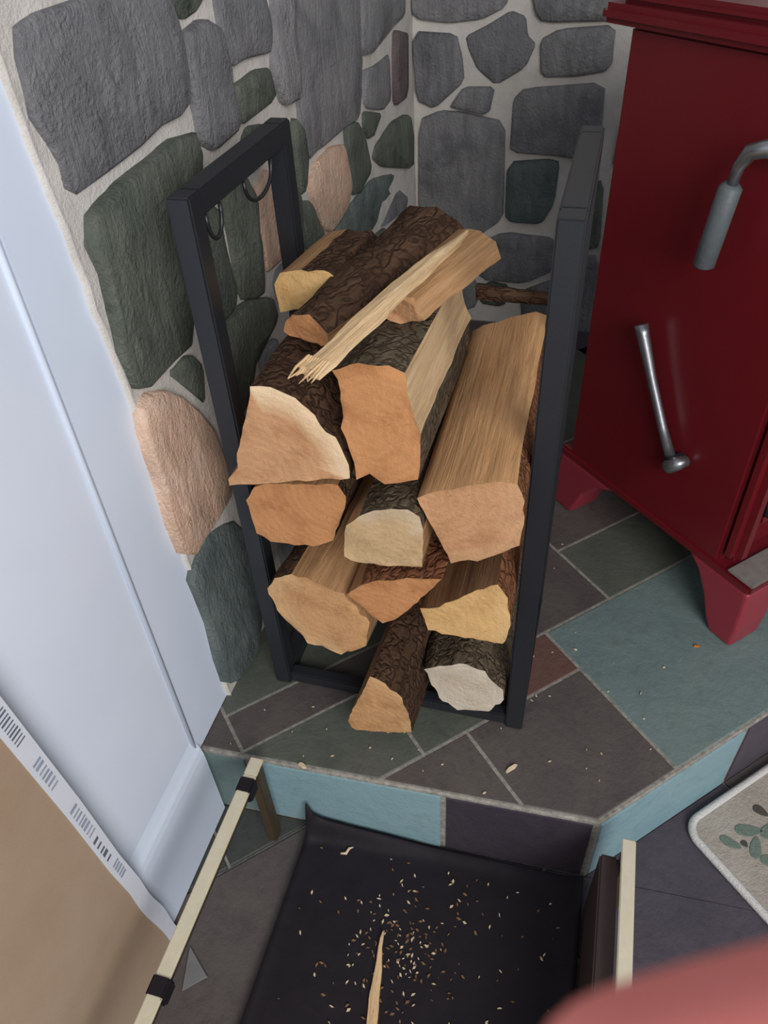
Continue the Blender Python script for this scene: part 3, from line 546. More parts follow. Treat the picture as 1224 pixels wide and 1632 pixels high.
# left wall: painted plaster, then stone facing
wall_left = mesh('wall_left', [(WX, -2.6, HF), (WX, 1.6, HF), (WX, 1.6, 2.2), (WX, -2.6, 2.2), (WX - .1, -2.6, HF), (WX - .1, 1.6, HF), (WX - .1, 1.6, 2.2), (WX - .1, -2.6, 2.2)],
                 [(0, 1, 2, 3), (7, 6, 5, 4), (0, 4, 5, 1), (3, 2, 6, 7), (0, 3, 7, 4), (1, 5, 6, 2)], WHITE); tag(wall_left, kind='structure')
wall_back = box('wall_back', WX - .1, 3.2, WY + .005, WY + .12, HF, 2.2, MORTAR); tag(wall_back, kind='structure')
def mortar_grid(name, axis, a0, a1, z0, z1, base, amp, edge=None, parent=None):
    na, nz = 64, 70; V = []; F = []
    for j in range(nz + 1):
        z = z0 + (z1 - z0) * j / nz; lo = edge(z) if edge else a0
        for i in range(na + 1):
            a = lo + (a1 - lo) * (i / na) ** 1.6
            d = base + amp * noise.noise(Vector((a * 18, z * 18, 3))) + amp * .5 * noise.noise(Vector((a * 60, z * 60, 9)))
            if edge and i == 0: d = .0005
            if edge and i == 1: d += .0015
            V.append((WX + d, a, z) if axis == 'x' else (a, WY - d, z))
    for j in range(nz):
        for i in range(na):
            k = j * (na + 1) + i; F.append((k, k + 1, k + na + 2, k + na + 1))
    return mesh(name, V, F, MORTAR, parent, True)
def medge(z):
    t = [(-.2, -.054), (0, -.054), (.33, -.056), (.68, -.071), (.84, -.085), (1.06, -.105), (2.2, -.14)]
    for (za, ya), (zb, yb) in zip(t, t[1:]):
        if z <= zb: y = ya + (yb - ya) * (z - za) / (zb - za); break
    return y + .007 * noise.noise(Vector((z * 26, 1, 1))) + .004 * noise.noise(Vector((z * 80, 4, 1)))
mortar_grid('mortar_bed', 'x', -.1, 1.53, 0.0, 2.2, .0085, .0025, medge, wall_left)
mortar_grid('mortar_bed', 'y', WX, 3.0, 0.0, 2.2, .004, .0025, None, wall_back)
def stone(P, col, place, proud, parent, seed):
    r = random.Random(seed)
    if len(P) < 14: P = chaikin(P)
    n = len(P); c = (sum(p[0] for p in P) / n, sum(p[1] for p in P) / n)
    rad = sum(math.hypot(p[0] - c[0], p[1] - c[1]) for p in P) / n
    tx, tz = r.uniform(-.05, .05), r.uniform(-.05, .05)
    def ring(off, d, nz):
        o = []
        for (x, z) in P:
            L = math.hypot(x - c[0], z - c[1]); k = max(.1, (L + off) / L); x2 = c[0] + (x - c[0]) * k; z2 = c[1] + (z - c[1]) * k
            o.append(place(x2, z2, d + (x2 - c[0]) * tx * nz + (z2 - c[1]) * tz * nz + nz * .005 * noise.noise(Vector((x2 * 22, z2 * 22, seed)))))
        return o
    rings = [ring(.002, -.004, 0), ring(.001, proud * .85, 1), ring(-min(.0045, rad * .1), proud, 1), ring(-rad * .45, proud + .001, 1.3)]
    V = [v for q_ in rings for v in q_] + [place(c[0], c[1], proud + .002)]
    F = []
    for k in range(3):
        for i in range(n): i2 = (i + 1) % n; F.append((k * n + i, k * n + i2, (k + 1) * n + i2, (k + 1) * n + i))
    for i in range(n): F.append((3 * n + i, 3 * n + (i + 1) % n, 4 * n))
    return mesh('stone', V, F, STONE[col], parent, True)
for i, (c, P) in enumerate(STONES_LEFT):
    o = stone(P, c, lambda a, z, d: (WX + d, a, z), .019 + .004 * math.sin(i * 2.3), wall_left, i)
for i, (c, P) in enumerate(STONES_BACK):
    stone(P, c, lambda a, z, d: (a, WY - d, z), .020 + .006 * math.sin(i * 1.7), wall_back, 100 + i)

# white casing beside the stone, skirting board below
bm = bmesh.new(); boxbm(bm, WX - .002, WX + .0028, -.181, -.02, 0.001, 2.2, .002)
tag(frombm('trim_1', bm, TRIM), kind='structure')
bm = bmesh.new(); tube(bm, [(WX + .001, -.184, .001), (WX + .001, -.190, 2.2)], .0045, 12)
tag(frombm('trim_2', bm, TRIM, smooth=True), kind='structure')
# skirting: profile in x, extruded along y
prof = [(0, .045), (.002, .036), (.005, .025), (.009, .014), (.0115, 0.0), (.0125, -.02), (.014, -.198), (0, -.198)]
V = []; F = []
for y in (-2.4, -.178):
    for (d, z) in prof: V.append((WX + d, y, z))
n = len(prof)
for k in range(n): F.append((k, (k + 1) % n, n + (k + 1) % n, n + k))
F += [tuple(range(n)), tuple(range(2 * n - 1, n - 1, -1))]
tag(mesh('baseboard_left', V, F, TRIM, None, False), kind='structure')

# ------------------------------------------------------------------ wallboard sheet leaning on the left wall
SO = (WX + .02, -1.0, HF)
sheet = empty('wallboard_sheet', SO, 'brown paper-faced wallboard sheet with printed white edge tape against left wall', 'wallboard')
def sx(z):  # sheet face: leans a little, its foot kicks out over the skirting
    b = .0155 + .004
    return WX + b + (.006 / (1 + math.exp((z + .055) * 40)) if True else 0)
def syl(z): return -.402 - .044 * (z + .24) / .8          # tape's inner (right) edge
zs = [HF + .001, -.17, -.14, -.11, -.09, -.075, -.06, -.045, -.03, -.01, .03, .12, .3, .6, .9, 1.3]
def sheet_piece(name, y0f, y1f, mat, d0, d1):
    V = []; F = []
    for z in zs:
        for (yy, dd) in ((y0f(z), d0), (y1f(z), d0), (y1f(z), d1), (y0f(z), d1)): V.append((sx(z) + dd, yy, z))
    for k in range(len(zs) - 1):
        for e in range(4): F.append((4 * k + e, 4 * k + (e + 1) % 4, 4 * k + 4 + (e + 1) % 4, 4 * k + 4 + e))
    F += [(0, 1, 2, 3), tuple(4 * (len(zs) - 1) + e for e in (3, 2, 1, 0))]
    return mesh(name, V, F, mat, sheet, False, SO)
sheet_piece('board', lambda z: -1.9, lambda z: syl(z) - .001, SHEET, -.004, 0)
tape = sheet_piece('edge_tape', lambda z: syl(z) - .026 + .002 * math.sin(z * 30), lambda z: syl(z) + .0 + .0015 * math.sin(z * 47), TAPE, -.003, .0012)
def prints(name, z0, z1, nb, mat, w0, w1, seed):
    r = random.Random(seed); V = []; F = []
    for k in range(nb):
        z = z0 + (z1 - z0) * (k + .1) / nb; h = (z1 - z0) / nb * r.choice([.35, .5, .65]); a = syl(z) - .024 + w0; b = syl(z) - .024 + w1 * r.uniform(.92, 1)
        i = len(V); x = sx(z) + .0014
        V += [(x, a, z), (x, b, z), (x, b, z + h), (x, a, z + h)]; F.append((i, i + 1, i + 2, i + 3))
    mesh(name, V, F, mat, tape, False, SO)
prints('barcode', .472, .54, 10, INK, .004, .02, 1); prints('print_block', .365, .432, 7, INK2, .004, .019, 2)
prints('print_block', .225, .307, 8, INK2, .004, .019, 3); prints('barcode', .146, .218, 5, INK, .003, .014, 4); prints('print_block', .082, .131, 5, INK2, .004, .018, 5)

# ------------------------------------------------------------------ firewood rack
RW, RH, RD, T = .475, .9215, .33, .031
RO = (RW / 2, RD / 2, 0)
rack = empty('firewood_rack', RO, 'tall black square-tube steel firewood rack standing on the slate hearth', 'firewood rack')
for x0 in (0, RW - T):
    x1 = x0 + T
    box('front_post', x0, x1, 0, T, 0, RH, BLACK, rack, .0025, RO)
    box('rear_post', x0, x1, RD - T, RD, 0, RH, BLACK, rack, .0025, RO)
    box('top_bar', x0, x1, T, RD - T, RH - T, RH, BLACK, rack, .0025, RO)
    box('bottom_bar', x0, x1, T, RD - T, .002, .002 + T, BLACK, rack, .0025, RO)
for y0 in (.004, RD - T + .004):
    box('cross_bar', T, RW - T, y0, y0 + T - .008, .003, .003 + T - .004, BLACK, rack, .0025, RO)
def hook(ya, yb, zb):
    bm = bmesh.new(); pts = []
    for k in range(15):
        t = k / 14; a = math.pi * t
        pts.append((T * .95, (ya + yb) / 2 - math.cos(a) * (yb - ya) / 2, RH - T - (RH - T - zb) * math.sin(a) ** .8))
    tube(bm, pts, .0028, 8); frombm('hook', bm, WIRE, rack, True, RO)
hook(.15, .245, .855); hook(.034, .075, .855)

# ------------------------------------------------------------------ firewood
def make_log(label, loc, poly, length, end, split, bark, rot=(0, 0, 0), seed=0, rag=.0025, rimw=1.0, barkthick=.0, name='firewood_log', taper=1.0, group='split logs stacked in the rack'):
    """poly: (x, z, 'b'|'s') around the cut end in the log's own frame (origin at the pith, +y along the grain)"""
    r = random.Random(seed)
    root = empty(name, loc, label, 'log', group, rot)
    # densify
    P = []
    n0 = len(poly)
    for i in range(n0):
        x, z, t = poly[i]; x2, z2, _ = poly[(i + 1) % n0]; L = math.hypot(x2 - x, z2 - z); k = max(1, int(L / .011))
        for j in range(k):
            f = j / k; P.append((x + (x2 - x) * f, z + (z2 - z) * f, t))
    n = len(P); cx = sum(p[0] for p in P) / n; cz = sum(p[1] for p in P) / n
    NS = 13
    def sec(k):
        f = k / NS; y = length * f; o = []
        sc = 1 + (taper - 1) * f
        for i, (x, z, t) in enumerate(P):
            a = .0035 if t == 's' else .0055
            d1 = a * noise.noise(Vector((x * 30 + seed * 7.1, z * 30, y * (5 if t == 's' else 16)))) * (1 if k else .5)
            d2 = (.002 if t == 's' else .003) * noise.noise(Vector((x * 95, z * 95 + seed * 3.3, y * (9 if t == 's' else 40))))
            L = math.hypot(x - cx, z - cz) or 1e-4; m = (d1 + d2) / L * (1 if k else 1)
            yy = y
            if k == 0: yy += r.uniform(-rag, rag)
            o.append((cx + (x - cx) * (sc + m), yy, cz + (z - cz) * (sc + m)))
        return o
    R_ = [sec(k) for k in range(NS + 1)]
    # sides by kind
    for kind, nm, mat in (('s', 'split_face', split), ('b', 'bark', bark)):
        idx = [i for i in range(n) if P[i][2] == kind]
        if not idx: continue
        V = []; F = []; mp = {}
        def vid(k, i):
            if (k, i) not in mp: mp[(k, i)] = len(V); V.append(R_[k][i])
            return mp[(k, i)]
        for i in idx:
            i2 = (i + 1) % n
            for k in range(NS): F.append((vid(k, i), vid(k, i2), vid(k + 1, i2), vid(k + 1, i)))
        mesh(nm, V, F, mat, root, True)
    # cut ends
    for k in (0, NS):
        V = []; F = []; rim = []; base = R_[k]
        lev = (1.0, .93, .8, .55, .28)
        cy = sum(v[1] for v in base) / n
        for s_ in lev:
            for i, v in enumerate(base):
                x = cx + (v[0] - cx) * s_; z = cz + (v[2] - cz) * s_
                y = v[1] if s_ == 1 else cy + .0022 * noise.noise(Vector((x * 70, z * 70, seed + k)))
                V.append((x, y, z))
                near_b = P[i][2] == 'b' or P[i - 1][2] == 'b'
                rim.append(rimw * ({1.0: 1, .93: 1, .8: .75, .55: 0, .28: 0}[s_]) if near_b else 0.0)
        V.append((cx, cy, cz)); rim.append(0)
        for q_ in range(len(lev) - 1):
            for i in range(n): i2 = (i + 1) % n; F.append((q_ * n + i, q_ * n + i2, (q_ + 1) * n + i2, (q_ + 1) * n + i))
        for i in range(n): F.append(((len(lev) - 1) * n + i, (len(lev) - 1) * n + (i + 1) % n, len(lev) * n))
        o = mesh('end_grain', V, F, end, root, True)
        at = o.data.attributes.new('rim', 'FLOAT', 'POINT')
        for i, f in enumerate(rim): at.data[i].value = f
    return root
LOGSPEC = { # label, end, split, bark, drift (dx, dz per metre), rim, taper
    'L1': ('large quarter-round log with pale sapwood rim, upper left of the stack', 'tan', 'tan', 'dark', (-.02, .0), .9, .97),
    'L2': ('orange log with a wide pale split flank, below the diagonal splinter in the middle', 'orange', 'pale', 'grey', (-.01, -.10), .0, .95),
    'L3': ('brown split log directly under the large quarter-round log', 'orange', 'tan', 'dark', (.03, .0), .0, .97),
    'M2': ('half-round log with arched top and patchy grey end, centre of the stack', 'mixed', 'tan', 'grey', (.0, .0), .5, .97),
    'R1': ('longest flat-topped split log against the right post, bark on its right side', 'tan', 'light', 'red', (-.02, .03), .1, .96),
    'R3': ('rough rounded log with ragged end, left side of the third row', 'rough', 'tan', 'dark', (.07, .0), .3, .95),
    'TR': ('triangular wedge log pointing down between its two neighbours', 'orange', 'tan', 'red', (.02, .03), .0, .97),
    'YE': ('yellow wedge log with reddish bark beside the right post', 'yellow', 'brown', 'red', (-.02, .02), .2, .98),
    'BC': ('lowest log sticking out furthest at the front of the rack', 'rough', 'brown', 'dark', (.05, .0), .2, .97),
    'BR': ('pale greyish round log at the bottom right of the stack', 'grey', 'tan', 'grey', (-.02, .0), .3, .97),
    'AA': ('short yellowish log end under the bark slab at the top left', 'yellow', 'tan', 'dark', (.12, .0), .0, .92),
}
for i, (k, (y0, L, pith, poly)) in enumerate(LOGS.items()):
    label, e, s_, b, (dx, dz), rw, tp = LOGSPEC[k]
    rot = (math.atan(dz), 0, -math.atan(dx))
    make_log(label, (pith[0], y0, pith[1]), [(x - pith[0], z - pith[1], t) for x, z, t in poly], L, END[e], SPLIT[s_], BARK[b], rot, i * 3 + 1,
             .004 if k in ('R3', 'L2') else .002, rw, 0, 'firewood_log', tp)
def aim(p0, p1):
    d = (Vector(p1) - Vector(p0)); return d.length, (math.atan2(d.z, math.hypot(d.x, d.y)), 0, -math.atan2(d.x, d.y))
B0 = (.142, .030, .748)
L, r_ = aim(B0, (.247, .285, .782))
make_log('thick dark bark slab lying diagonally on top of the stack', B0,
         [(-.043, -.012, 'b'), (-.036, .006, 'b'), (-.018, .022, 'b'), (.010, .027, 'b'), (.032, .020, 'b'), (.040, .010, 's'), (.038, -.006, 's'), (.015, -.014, 's'), (-.02, -.016, 's')], L, END['orange'], SPLIT['tan'], BARK['dark'], r_, 61, .006, 0, 0, 'firewood_log', 1.65)
L, r_ = aim((.248, .085, .762), (.318, .245, .784))
make_log('flat tan split slab half hidden under the diagonal splinter', (.248, .085, .762),
         [(-.03, .0, 's'), (-.02, .018, 's'), (.012, .022, 's'), (.034, .014, 's'), (.04, -.006, 'b'), (.01, -.016, 'b'), (-.02, -.012, 's')], L, END['tan'], SPLIT['tan'], BARK['dark'], r_, 67, .012, 0, 0, 'firewood_log', 1.15)
L, r_ = aim((.300, .40, .64), (.445, .42, .625))
make_log('thin reddish bark stick lying across behind the long split log', (.300, .40, .64),
         [(-.014, .0, 'b'), (-.008, .012, 'b'), (.008, .013, 'b'), (.015, .0, 'b'), (.006, -.012, 's'), (-.008, -.012, 's')], L, END['orange'], SPLIT['brown'], BARK['dark'], r_, 71, .004, 0, 0, 'firewood_log', .8)

def splinter(name, label, p0, p1, widths, thick, mat, frays, seed, cat='splinter', group=None, up=(0, 0, 1)):
    r = random.Random(seed); L, rot = aim(p0, p1); root = empty(name, p0, label, cat, group, rot); N = 24; V = []; F = []
    def w(f):
        g = f * (len(widths) - 1); i = min(int(g), len(widths) - 2); return widths[i] + (widths[i + 1] - widths[i]) * (g - i)
    for k in range(N + 1):
        f = k / N; y = f * L; ww = w(f); b = .004 * noise.noise(Vector((f * 5, seed, 0))); zc = .004 * math.sin(f * 4 + seed)
        for (a, h) in ((-.5, -.4), (.5, -.5), (.46, .3), (.1, .62), (-.44, .45)):
            V.append((a * ww + b + .0012 * noise.noise(Vector((f * 40, a * 9, seed))), y, zc + h * thick * (.5 + .5 * min(1, ww / max(widths))) ))
    for k in range(N):
        for e in range(5): F.append((5 * k + e, 5 * k + (e + 1) % 5, 5 * k + 5 + (e + 1) % 5, 5 * k + 5 + e))
    F += [(4, 3, 2, 1, 0), tuple(5 * N + e for e in range(5))]
    mesh('shaft', V, F, mat, root)
    if frays:
        bm = bmesh.new()
        for k in range(frays):
            x = (k / (frays - 1) - .5) * widths[0] * .95
            tube(bm, [(x, .02, .002), (x + r.uniform(-.002, .002), -.004, .001 + r.uniform(-.003, .003)), (x + r.uniform(-.006, .006), -.010 - r.random() * .014, r.uniform(-.008, .003))], [.0026, .0018, .0004], 5)
        frombm('frayed_fibres', bm, mat, root)
    return root
splinter('wood_splinter', 'long pale frayed splinter lying diagonally across the top of the stack', (.193, -.098, .774), (.312, .232, .806), [.030, .026, .030, .026, .024, .016, .005], .012, SPLIT['pale'], 9, 5)

# ------------------------------------------------------------------ stove (stands at 45 degrees)
st_o = Vector(uv2xy(1.07, -.12) + (0,)); st_o = Vector((st_o.x, st_o.y, 0))
stove = empty('wood_stove', st_o, 'dark red enamelled cast-iron wood stove standing on legs on the hearth', 'stove', None, (0, 0, math.radians(-45)))
# local frame: +x = out of the stove's front (world (1,-1)), +y = across (world (1,1)); s = x - .12 offset
SX = -.12
def sp(s_, w, z): return (s_ + SX, w - 1.07, z)     # s measured forward from world origin line, w across
def sbox(name, s0, s1, w0, w1, z0, z1, mat, parent=stove, bev=.006):
    a = sp(s0, w0, z0); b = sp(s1, w1, z1)
    return box(name, a[0], b[0], a[1], b[1], a[2], b[2], mat, parent, bev, None, False)
W0, W1 = .79, 1.35
body = sbox('body', -.10, .318, W0, W1, .165, .985, RED, stove, .006)
# front corner columns, door recess, door
for w in (W0 + .002, W1 - .045):
    bm = bmesh.new(); a = sp(.312, w, .18); b = sp(.352, w + .043, .985); boxbm(bm, a[0], b[0], a[1], b[1], a[2], b[2], .014, 4)
    frombm('corner_column', bm, RED, stove, False)
sbox('front_door', .312, .336, W0 + .06, W1 - .06, .24, .93, RED, stove, .008)
sbox('door_glass', .333, .339, W0 + .12, W1 - .12, .45, .84, IRON, stove, .002)
bm = bmesh.new(); tube(bm, [sp(.352, W0 + .05, .29), sp(.352, W0 + .05, .335)], .011, 14); frombm('hinge', bm, IRON, stove, True)
sbox('base_plate', -.125, .40, W0 - .006, W1 + .006, .150, .172, RED, stove, .005)
sbox('ash_lip', .345, .402, W0 - .005, W1 + .005, .172, .178, ASH, stove, .002)
sbox('top_plate', -.15, .40, W0 - .022, W1 + .022, .985, 1.012, RED, stove, .009)
sbox('top_plate_rim', -.13, .38, W0 - .004, W1 + .004, 1.010, 1.03, RED, stove, .008)
sbox('ash_pan', -.02, .26, W0 + .10, W1 - .10, .07, .152, IRON, stove, .004)
def leg(prof, w0, w1, taperw):
    V = []; n_ = len(prof)
    for w, sgn in ((w0, 1), (w1, -1)):
        for (s_, z) in prof: V.append(sp(s_, w + sgn * taperw * (1 - z / .152), z))
    F = [tuple(range(n_)), tuple(range(2 * n_ - 1, n_ - 1, -1))]
    for k in range(n_): F.append((k, (k + 1) % n_, n_ + (k + 1) % n_, n_ + k))
    o = mesh('leg', V, F, REDL, stove)
    m = o.modifiers.new('bevel', 'BEVEL'); m.width = .008; m.segments = 3; m.limit_method = 'ANGLE'
    return o
pf = [(.255, .152), (.285, .125), (.312, .075), (.330, .025), (.345, 0), (.398, 0), (.402, .05), (.400, .152)]
pb = [(-.125, .152), (-.138, .06), (-.135, 0), (-.075, 0), (-.062, .03), (-.04, .08), (.0, .125), (.05, .152)]
for w0, w1 in ((W0 - .004, W0 + .085), (W1 - .085, W1 + .004)):
    leg(pf, w0, w1, 0.004); leg(pb, w0, w1, .004)
# shaker lever on the side
ll = empty_lever = None
bm = bmesh.new()
tube(bm, [sp(.058, W0 - .030, .556), sp(.066, W0 - .030, .54), sp(.10, W0 - .026, .47), sp(.145, W0 - .022, .385), sp(.178, W0 - .016, .325)], [.0125, .0115, .0085, .0085, .010], 12)
lever = frombm('shaker_lever', bm, STEEL, stove, True)
bm = bmesh.new()
tube(bm, [sp(.170, W0 - .022, .314), sp(.182, W0 - .024, .320), sp(.196, W0 - .020, .334), sp(.200, W0 - .004, .336)], [.009, .015, .0135, .011], 12)
frombm('lever_socket', bm, STEEL, lever, True)
bm = bmesh.new(); tube(bm, [sp(.185, W0 - .03, .33), sp(.185, W0 + .01, .33)], .012, 12); frombm('lever_pivot', bm, IRON, lever, True)
# side door handle: straight grip, coiled stem
bm = bmesh.new(); tube(bm, [sp(.172, W0 - .05, .708), sp(.172, W0 - .05, .712), sp(.186, W0 - .05, .828), sp(.187, W0 - .05, .834)], [.013, .0165, .0165, .011], 16)
h_ = frombm('door_handle', bm, GRIP, stove, True)
bm = bmesh.new(); tube(bm, [sp(.187, W0 - .05, .83), sp(.191, W0 - .05, .858), sp(.204, W0 - .05, .880), sp(.225, W0 - .046, .888), sp(.250, W0 - .034, .886), sp(.262, W0 + .01, .884)], [.0075, .0085, .0115, .0125, .012, .012], 14)
frombm('handle_stem', bm, STEEL, h_, True)

# ------------------------------------------------------------------ log carrier on the floor before the hearth
CO = (.35, -.5, HF)
carrier = empty('log_carrier', CO, 'low brass-railed log carrier with a black leather sling on the floor before the hearth', 'log carrier')
def rail(x, y0, y1, z, segs):
    for (a, b) in segs: box('rail', x - .0115, x + .0115, b, a, z - .006, z, BRASS, carrier, .0015, CO)
RZ = .05
rail(.046, -.192, -1.0, RZ, [(-.190, -.222), (-.222, -.95)])
box('rail', .660 - .0105, .660 + .0105, -.95, -.184, RZ - .006, RZ, BRASS, carrier, .0015, CO)
for y in (-.238, -.545): box('strap', .046 - .0135, .046 + .0135, y - .018, y + .012, RZ - .030, RZ + .002, LEATHER, carrier, .003, CO)
for y in (-.205, -.90):
    box('leg', .038, .056, y - .012, y + .012, HF, RZ - .006, BRONZE, carrier, .002, CO)
    box('leg', .652, .670, y - .012, y + .012, HF, RZ - .006, BRONZE, carrier, .002, CO)
box('side_board', .622, .650, -.93, -.20, HF + .012, .018, DARKWOOD, carrier, .003, CO)
box('side_rail', .036, .052, -.93, -.215, RZ - .03, RZ - .007, BRONZE, carrier, .002, CO)
for y in (-.40, -.85): box('cross_brace', .12, .652, y - .01, y + .01, HF + .001, HF + .006, BRONZE, carrier, .001, CO)
# sling; its far-edge curl also gives shape to the shadow on the hearth face
def farz(x):
    t = [(.108, -.104), (.118, -.140), (.14, -.153), (.193, -.162), (.265, -.170), (.36, -.182), (.5, -.186), (.63, -.190)]
    for (a, za), (b, zb) in zip(t, t[1:]):
        if x <= b: return za + (zb - za) * (x - a) / (b - a)
    return -.19
NX, NY = 52, 60; V = []; F = []
for j in range(NY + 1):
    f = j / NY
    for i in range(NX + 1):
        x = .110 + (.618 - .110) * i / NX
        yf = -.171 + (x + .083) * .0413 - .012
        y = yf + (-.93 - yf) * f ** 1.5
        z = HF + .0085 + .0022 * noise.noise(Vector((x * 9, y * 9, 2))) + .0012 * noise.noise(Vector((x * 26, y * 26, 5)))
        d = yf - y
        z += max(0, farz(x) - (HF + .010)) * math.exp(-(d / .016) ** 2)
        z += .007 * math.exp(-((x - .110) / .010) ** 2) + .012 * math.exp(-((x - .618) / .02) ** 2)
        V.append((x, y, z))
for j in range(NY):
    for i in range(NX): k = j * (NX + 1) + i; F.append((k, k + 1, k + NX + 2, k + NX + 1))
sling = mesh('sling', V, F, LEATHER, carrier, True, CO)
m = sling.modifiers.new('thick', 'SOLIDIFY'); m.thickness = .003; m.offset = -1

# ------------------------------------------------------------------ mat on the floor to the right
MO = (.789, -.008, HF)
mat_root = empty('floor_mat', MO, 'cream woven floor mat with white bound edge and green leaf pattern', 'mat', None, (0, 0, math.radians(-45)))
# local: +x = world (1,-1), +y = world (1,1)
def t_mat():
    t = NT('woven_cream', .95, .05); v = t.coord(); n1 = t.noise(v, 120, 4, .8); n2 = t.noise(v, 14, 4)
    t.color(t.mix(t.math('MULTIPLY', n1, .6), t.ramp(n2, [(.3, srgb(168, 158, 146)), (.7, srgb(190, 182, 170))]), srgb(132, 122, 110))); t.bump(n1, .8, .006); return t.m
def t_fuzz(name, a, b):
    t = NT(name, .95, .05); v = t.coord(); n1 = t.noise(v, 160, 4, .8)
    t.color(t.mix(n1, a, b)); t.bump(n1, .8, .006); return t.m
WOVEN = t_mat(); BIND = t_fuzz('white_binding', srgb(196, 192, 186), srgb(226, 223, 218)); LEAF = t_fuzz('leaf_green_pile', srgb(88, 106, 96), srgb(134, 146, 134)); LEAFD = t_fuzz('dark_pile', srgb(70, 72, 64), srgb(98, 92, 84))
def rrect(x0, x1, y0, y1, r, n=8):
    o = []
    for (cx, cy, a0) in ((x1 - r, y0 + r, -90), (x1 - r, y1 - r, 0), (x0 + r, y1 - r, 90), (x0 + r, y0 + r, 180)):
        for k in range(n + 1): a = math.radians(a0 + 90 * k / n); o.append((cx + r * math.cos(a), cy + r * math.sin(a)))
    return o
mw, ml = .70, 1.1; r0 = .035; mx0, my0 = -.004, -.004
P = rrect(mx0 + .01, mx0 + mw - .01, my0 + .01, my0 + ml - .01, r0)
slab('woven_field', P, .001, .011, WOVEN, mat_root, .002)
bm = bmesh.new(); Pb = rrect(mx0 + .006, mx0 + mw - .006, my0 + .006, my0 + ml - .006, r0); Pb.append(Pb[0])
tube(bm, [(x, y, .008) for x, y in Pb], .0078, 8, False); frombm('binding', bm, BIND, mat_root, True)
def leafshape(cx, cy, L, W, ang, mat, nm='leaf_motif'):
    o = []; n_ = 14
    for k in range(n_):
        t = 2 * math.pi * k / n_; x = math.cos(t) * L / 2; y = math.sin(t) * W / 2 * (1 - .35 * math.cos(t)) + .002 * noise.noise(Vector((k, cx * 50, 1)))
        o.append((cx + x * math.cos(ang) - y * math.sin(ang), cy + x * math.sin(ang) + y * math.cos(ang)))
    slab(nm, o, .009, .0124, mat, mat_root, .0008)
def wl(x, y): d = Vector((x - MO[0], y - MO[1])); return (d.x * SQ - d.y * SQ, d.x * SQ + d.y * SQ)
for (x, y, L, W, a, mm) in ((.872, -.022, .040, .018, .5, LEAF), (.905, .010, .05, .022, 1.0, LEAF), (.915, -.02, .045, .02, 2.2, LEAF), (.93, .055, .030, .018, .3, LEAFD), (.945, .02, .05, .024, 1.5, LEAF),
                            (.896, -.018, .014, .012, 0, LEAFD), (.94, -.04, .04, .02, .8, LEAF), (.97, .0, .05, .025, 2.6, LEAFD), (1.0, .04, .05, .024, .4, LEAF), (.98, -.07, .05, .022, 1.8, LEAF), (1.02, -.02, .05, .024, 1.1, LEAF), (1.06, .06, .05, .024, .2, LEAF), (1.08, -.06, .045, .02, 1.9, LEAFD), (1.1, .01, .05, .024, 2.5, LEAF), (1.04, -.12, .05, .022, .9, LEAF), (1.15, .1, .05, .024, 1.3, LEAF), (1.13, -.08, .05, .022, .5, LEAF), (1.2, .03, .045, .02, 2.1, LEAFD), (1.22, .12, .05, .024, .7, LEAF)):
    c = wl(x, y); leafshape(c[0], c[1], L, W, a, mm)

# ------------------------------------------------------------------ debris
CHIP = plain('fresh_wood_chip', srgb(206, 186, 156), .8, .1, 0, 60, .2, .2); CHIPD = plain('bark_crumb', srgb(120, 92, 68), .9, .1, 0, 60, .3, .2); PLASTER = plain('grey_plaster', srgb(112, 112, 112), .9, .1)
def chips(name, label, spots, mats, seed, z, size):
    r = random.Random(seed); bm = bmesh.new()
    for (x, y) in spots:
        L = r.uniform(.5, 1.3) * size; w = L * r.uniform(.25, .55); a = r.uniform(0, math.pi); h = r.uniform(.0012, .003)
        zz = z(x, y) if callable(z) else z
        pts = [(-L / 2, -w * .2, 0), (L * .1, -w / 2, 0), (L / 2, 0, 0), (-.1 * L, w / 2, 0)]
        v0 = [bm.verts.new((x + px * math.cos(a) - py * math.sin(a), y + px * math.sin(a) + py * math.cos(a), zz)) for px, py, _ in pts]
        v1 = [bm.verts.new((x + px * .8 * math.cos(a) - py * .8 * math.sin(a), y + px * .8 * math.sin(a) + py * .8 * math.cos(a), zz + h)) for px, py, _ in pts]
        bm.faces.new(v0[::-1]); bm.faces.new(v1)
        for k in range(4): bm.faces.new((v0[k], v0[(k + 1) % 4], v1[(k + 1) % 4], v1[k]))
    o = frombm(name, bm, mats); return tag(o, label, 'wood chips', None, 'stuff')
r = random.Random(21)
sl = [(r.gauss(.33, .05), r.gauss(-.34, .06)) if k % 2 else (r.gauss(.38, .11), r.uniform(-.62, -.20)) for k in range(300)]; sl = [(x, y) for x, y in sl if .14 < x < .60 and -.65 < y < -.195]
chips('wood_crumbs', 'pale wood crumbs scattered over the black leather sling', sl[:120], CHIP, 3, HF + .0115, .0075)
chips('bark_crumbs', 'brown bark crumbs scattered over the black leather sling', sl[120:], CHIPD, 4, HF + .0115, .008)
hs = [(.218, -.098), (.303, -.082), (.473, .297), (.51, .189), (.107, -.142), (.262, -.11), (.59, -.012), (.615, -.067), (.157, -.129), (.43, -.135), (.24, -.06), (.35, -.1), (.32, -.12), (.39, .02), (.72, .2), (.62, .12), (.49, .42), (.5, .5), (-.03, -.15), (.55, .25), (.53, -.05), (.07, -.1), (.09, -.04), (.13, -.08)]
hs += [(r.uniform(.0, .7), r.uniform(-.1, .25)) for _ in range(25)]
chips('wood_crumbs', 'tiny pale wood crumbs scattered on the slate hearth top', hs, CHIP, 8, .0002, .006)
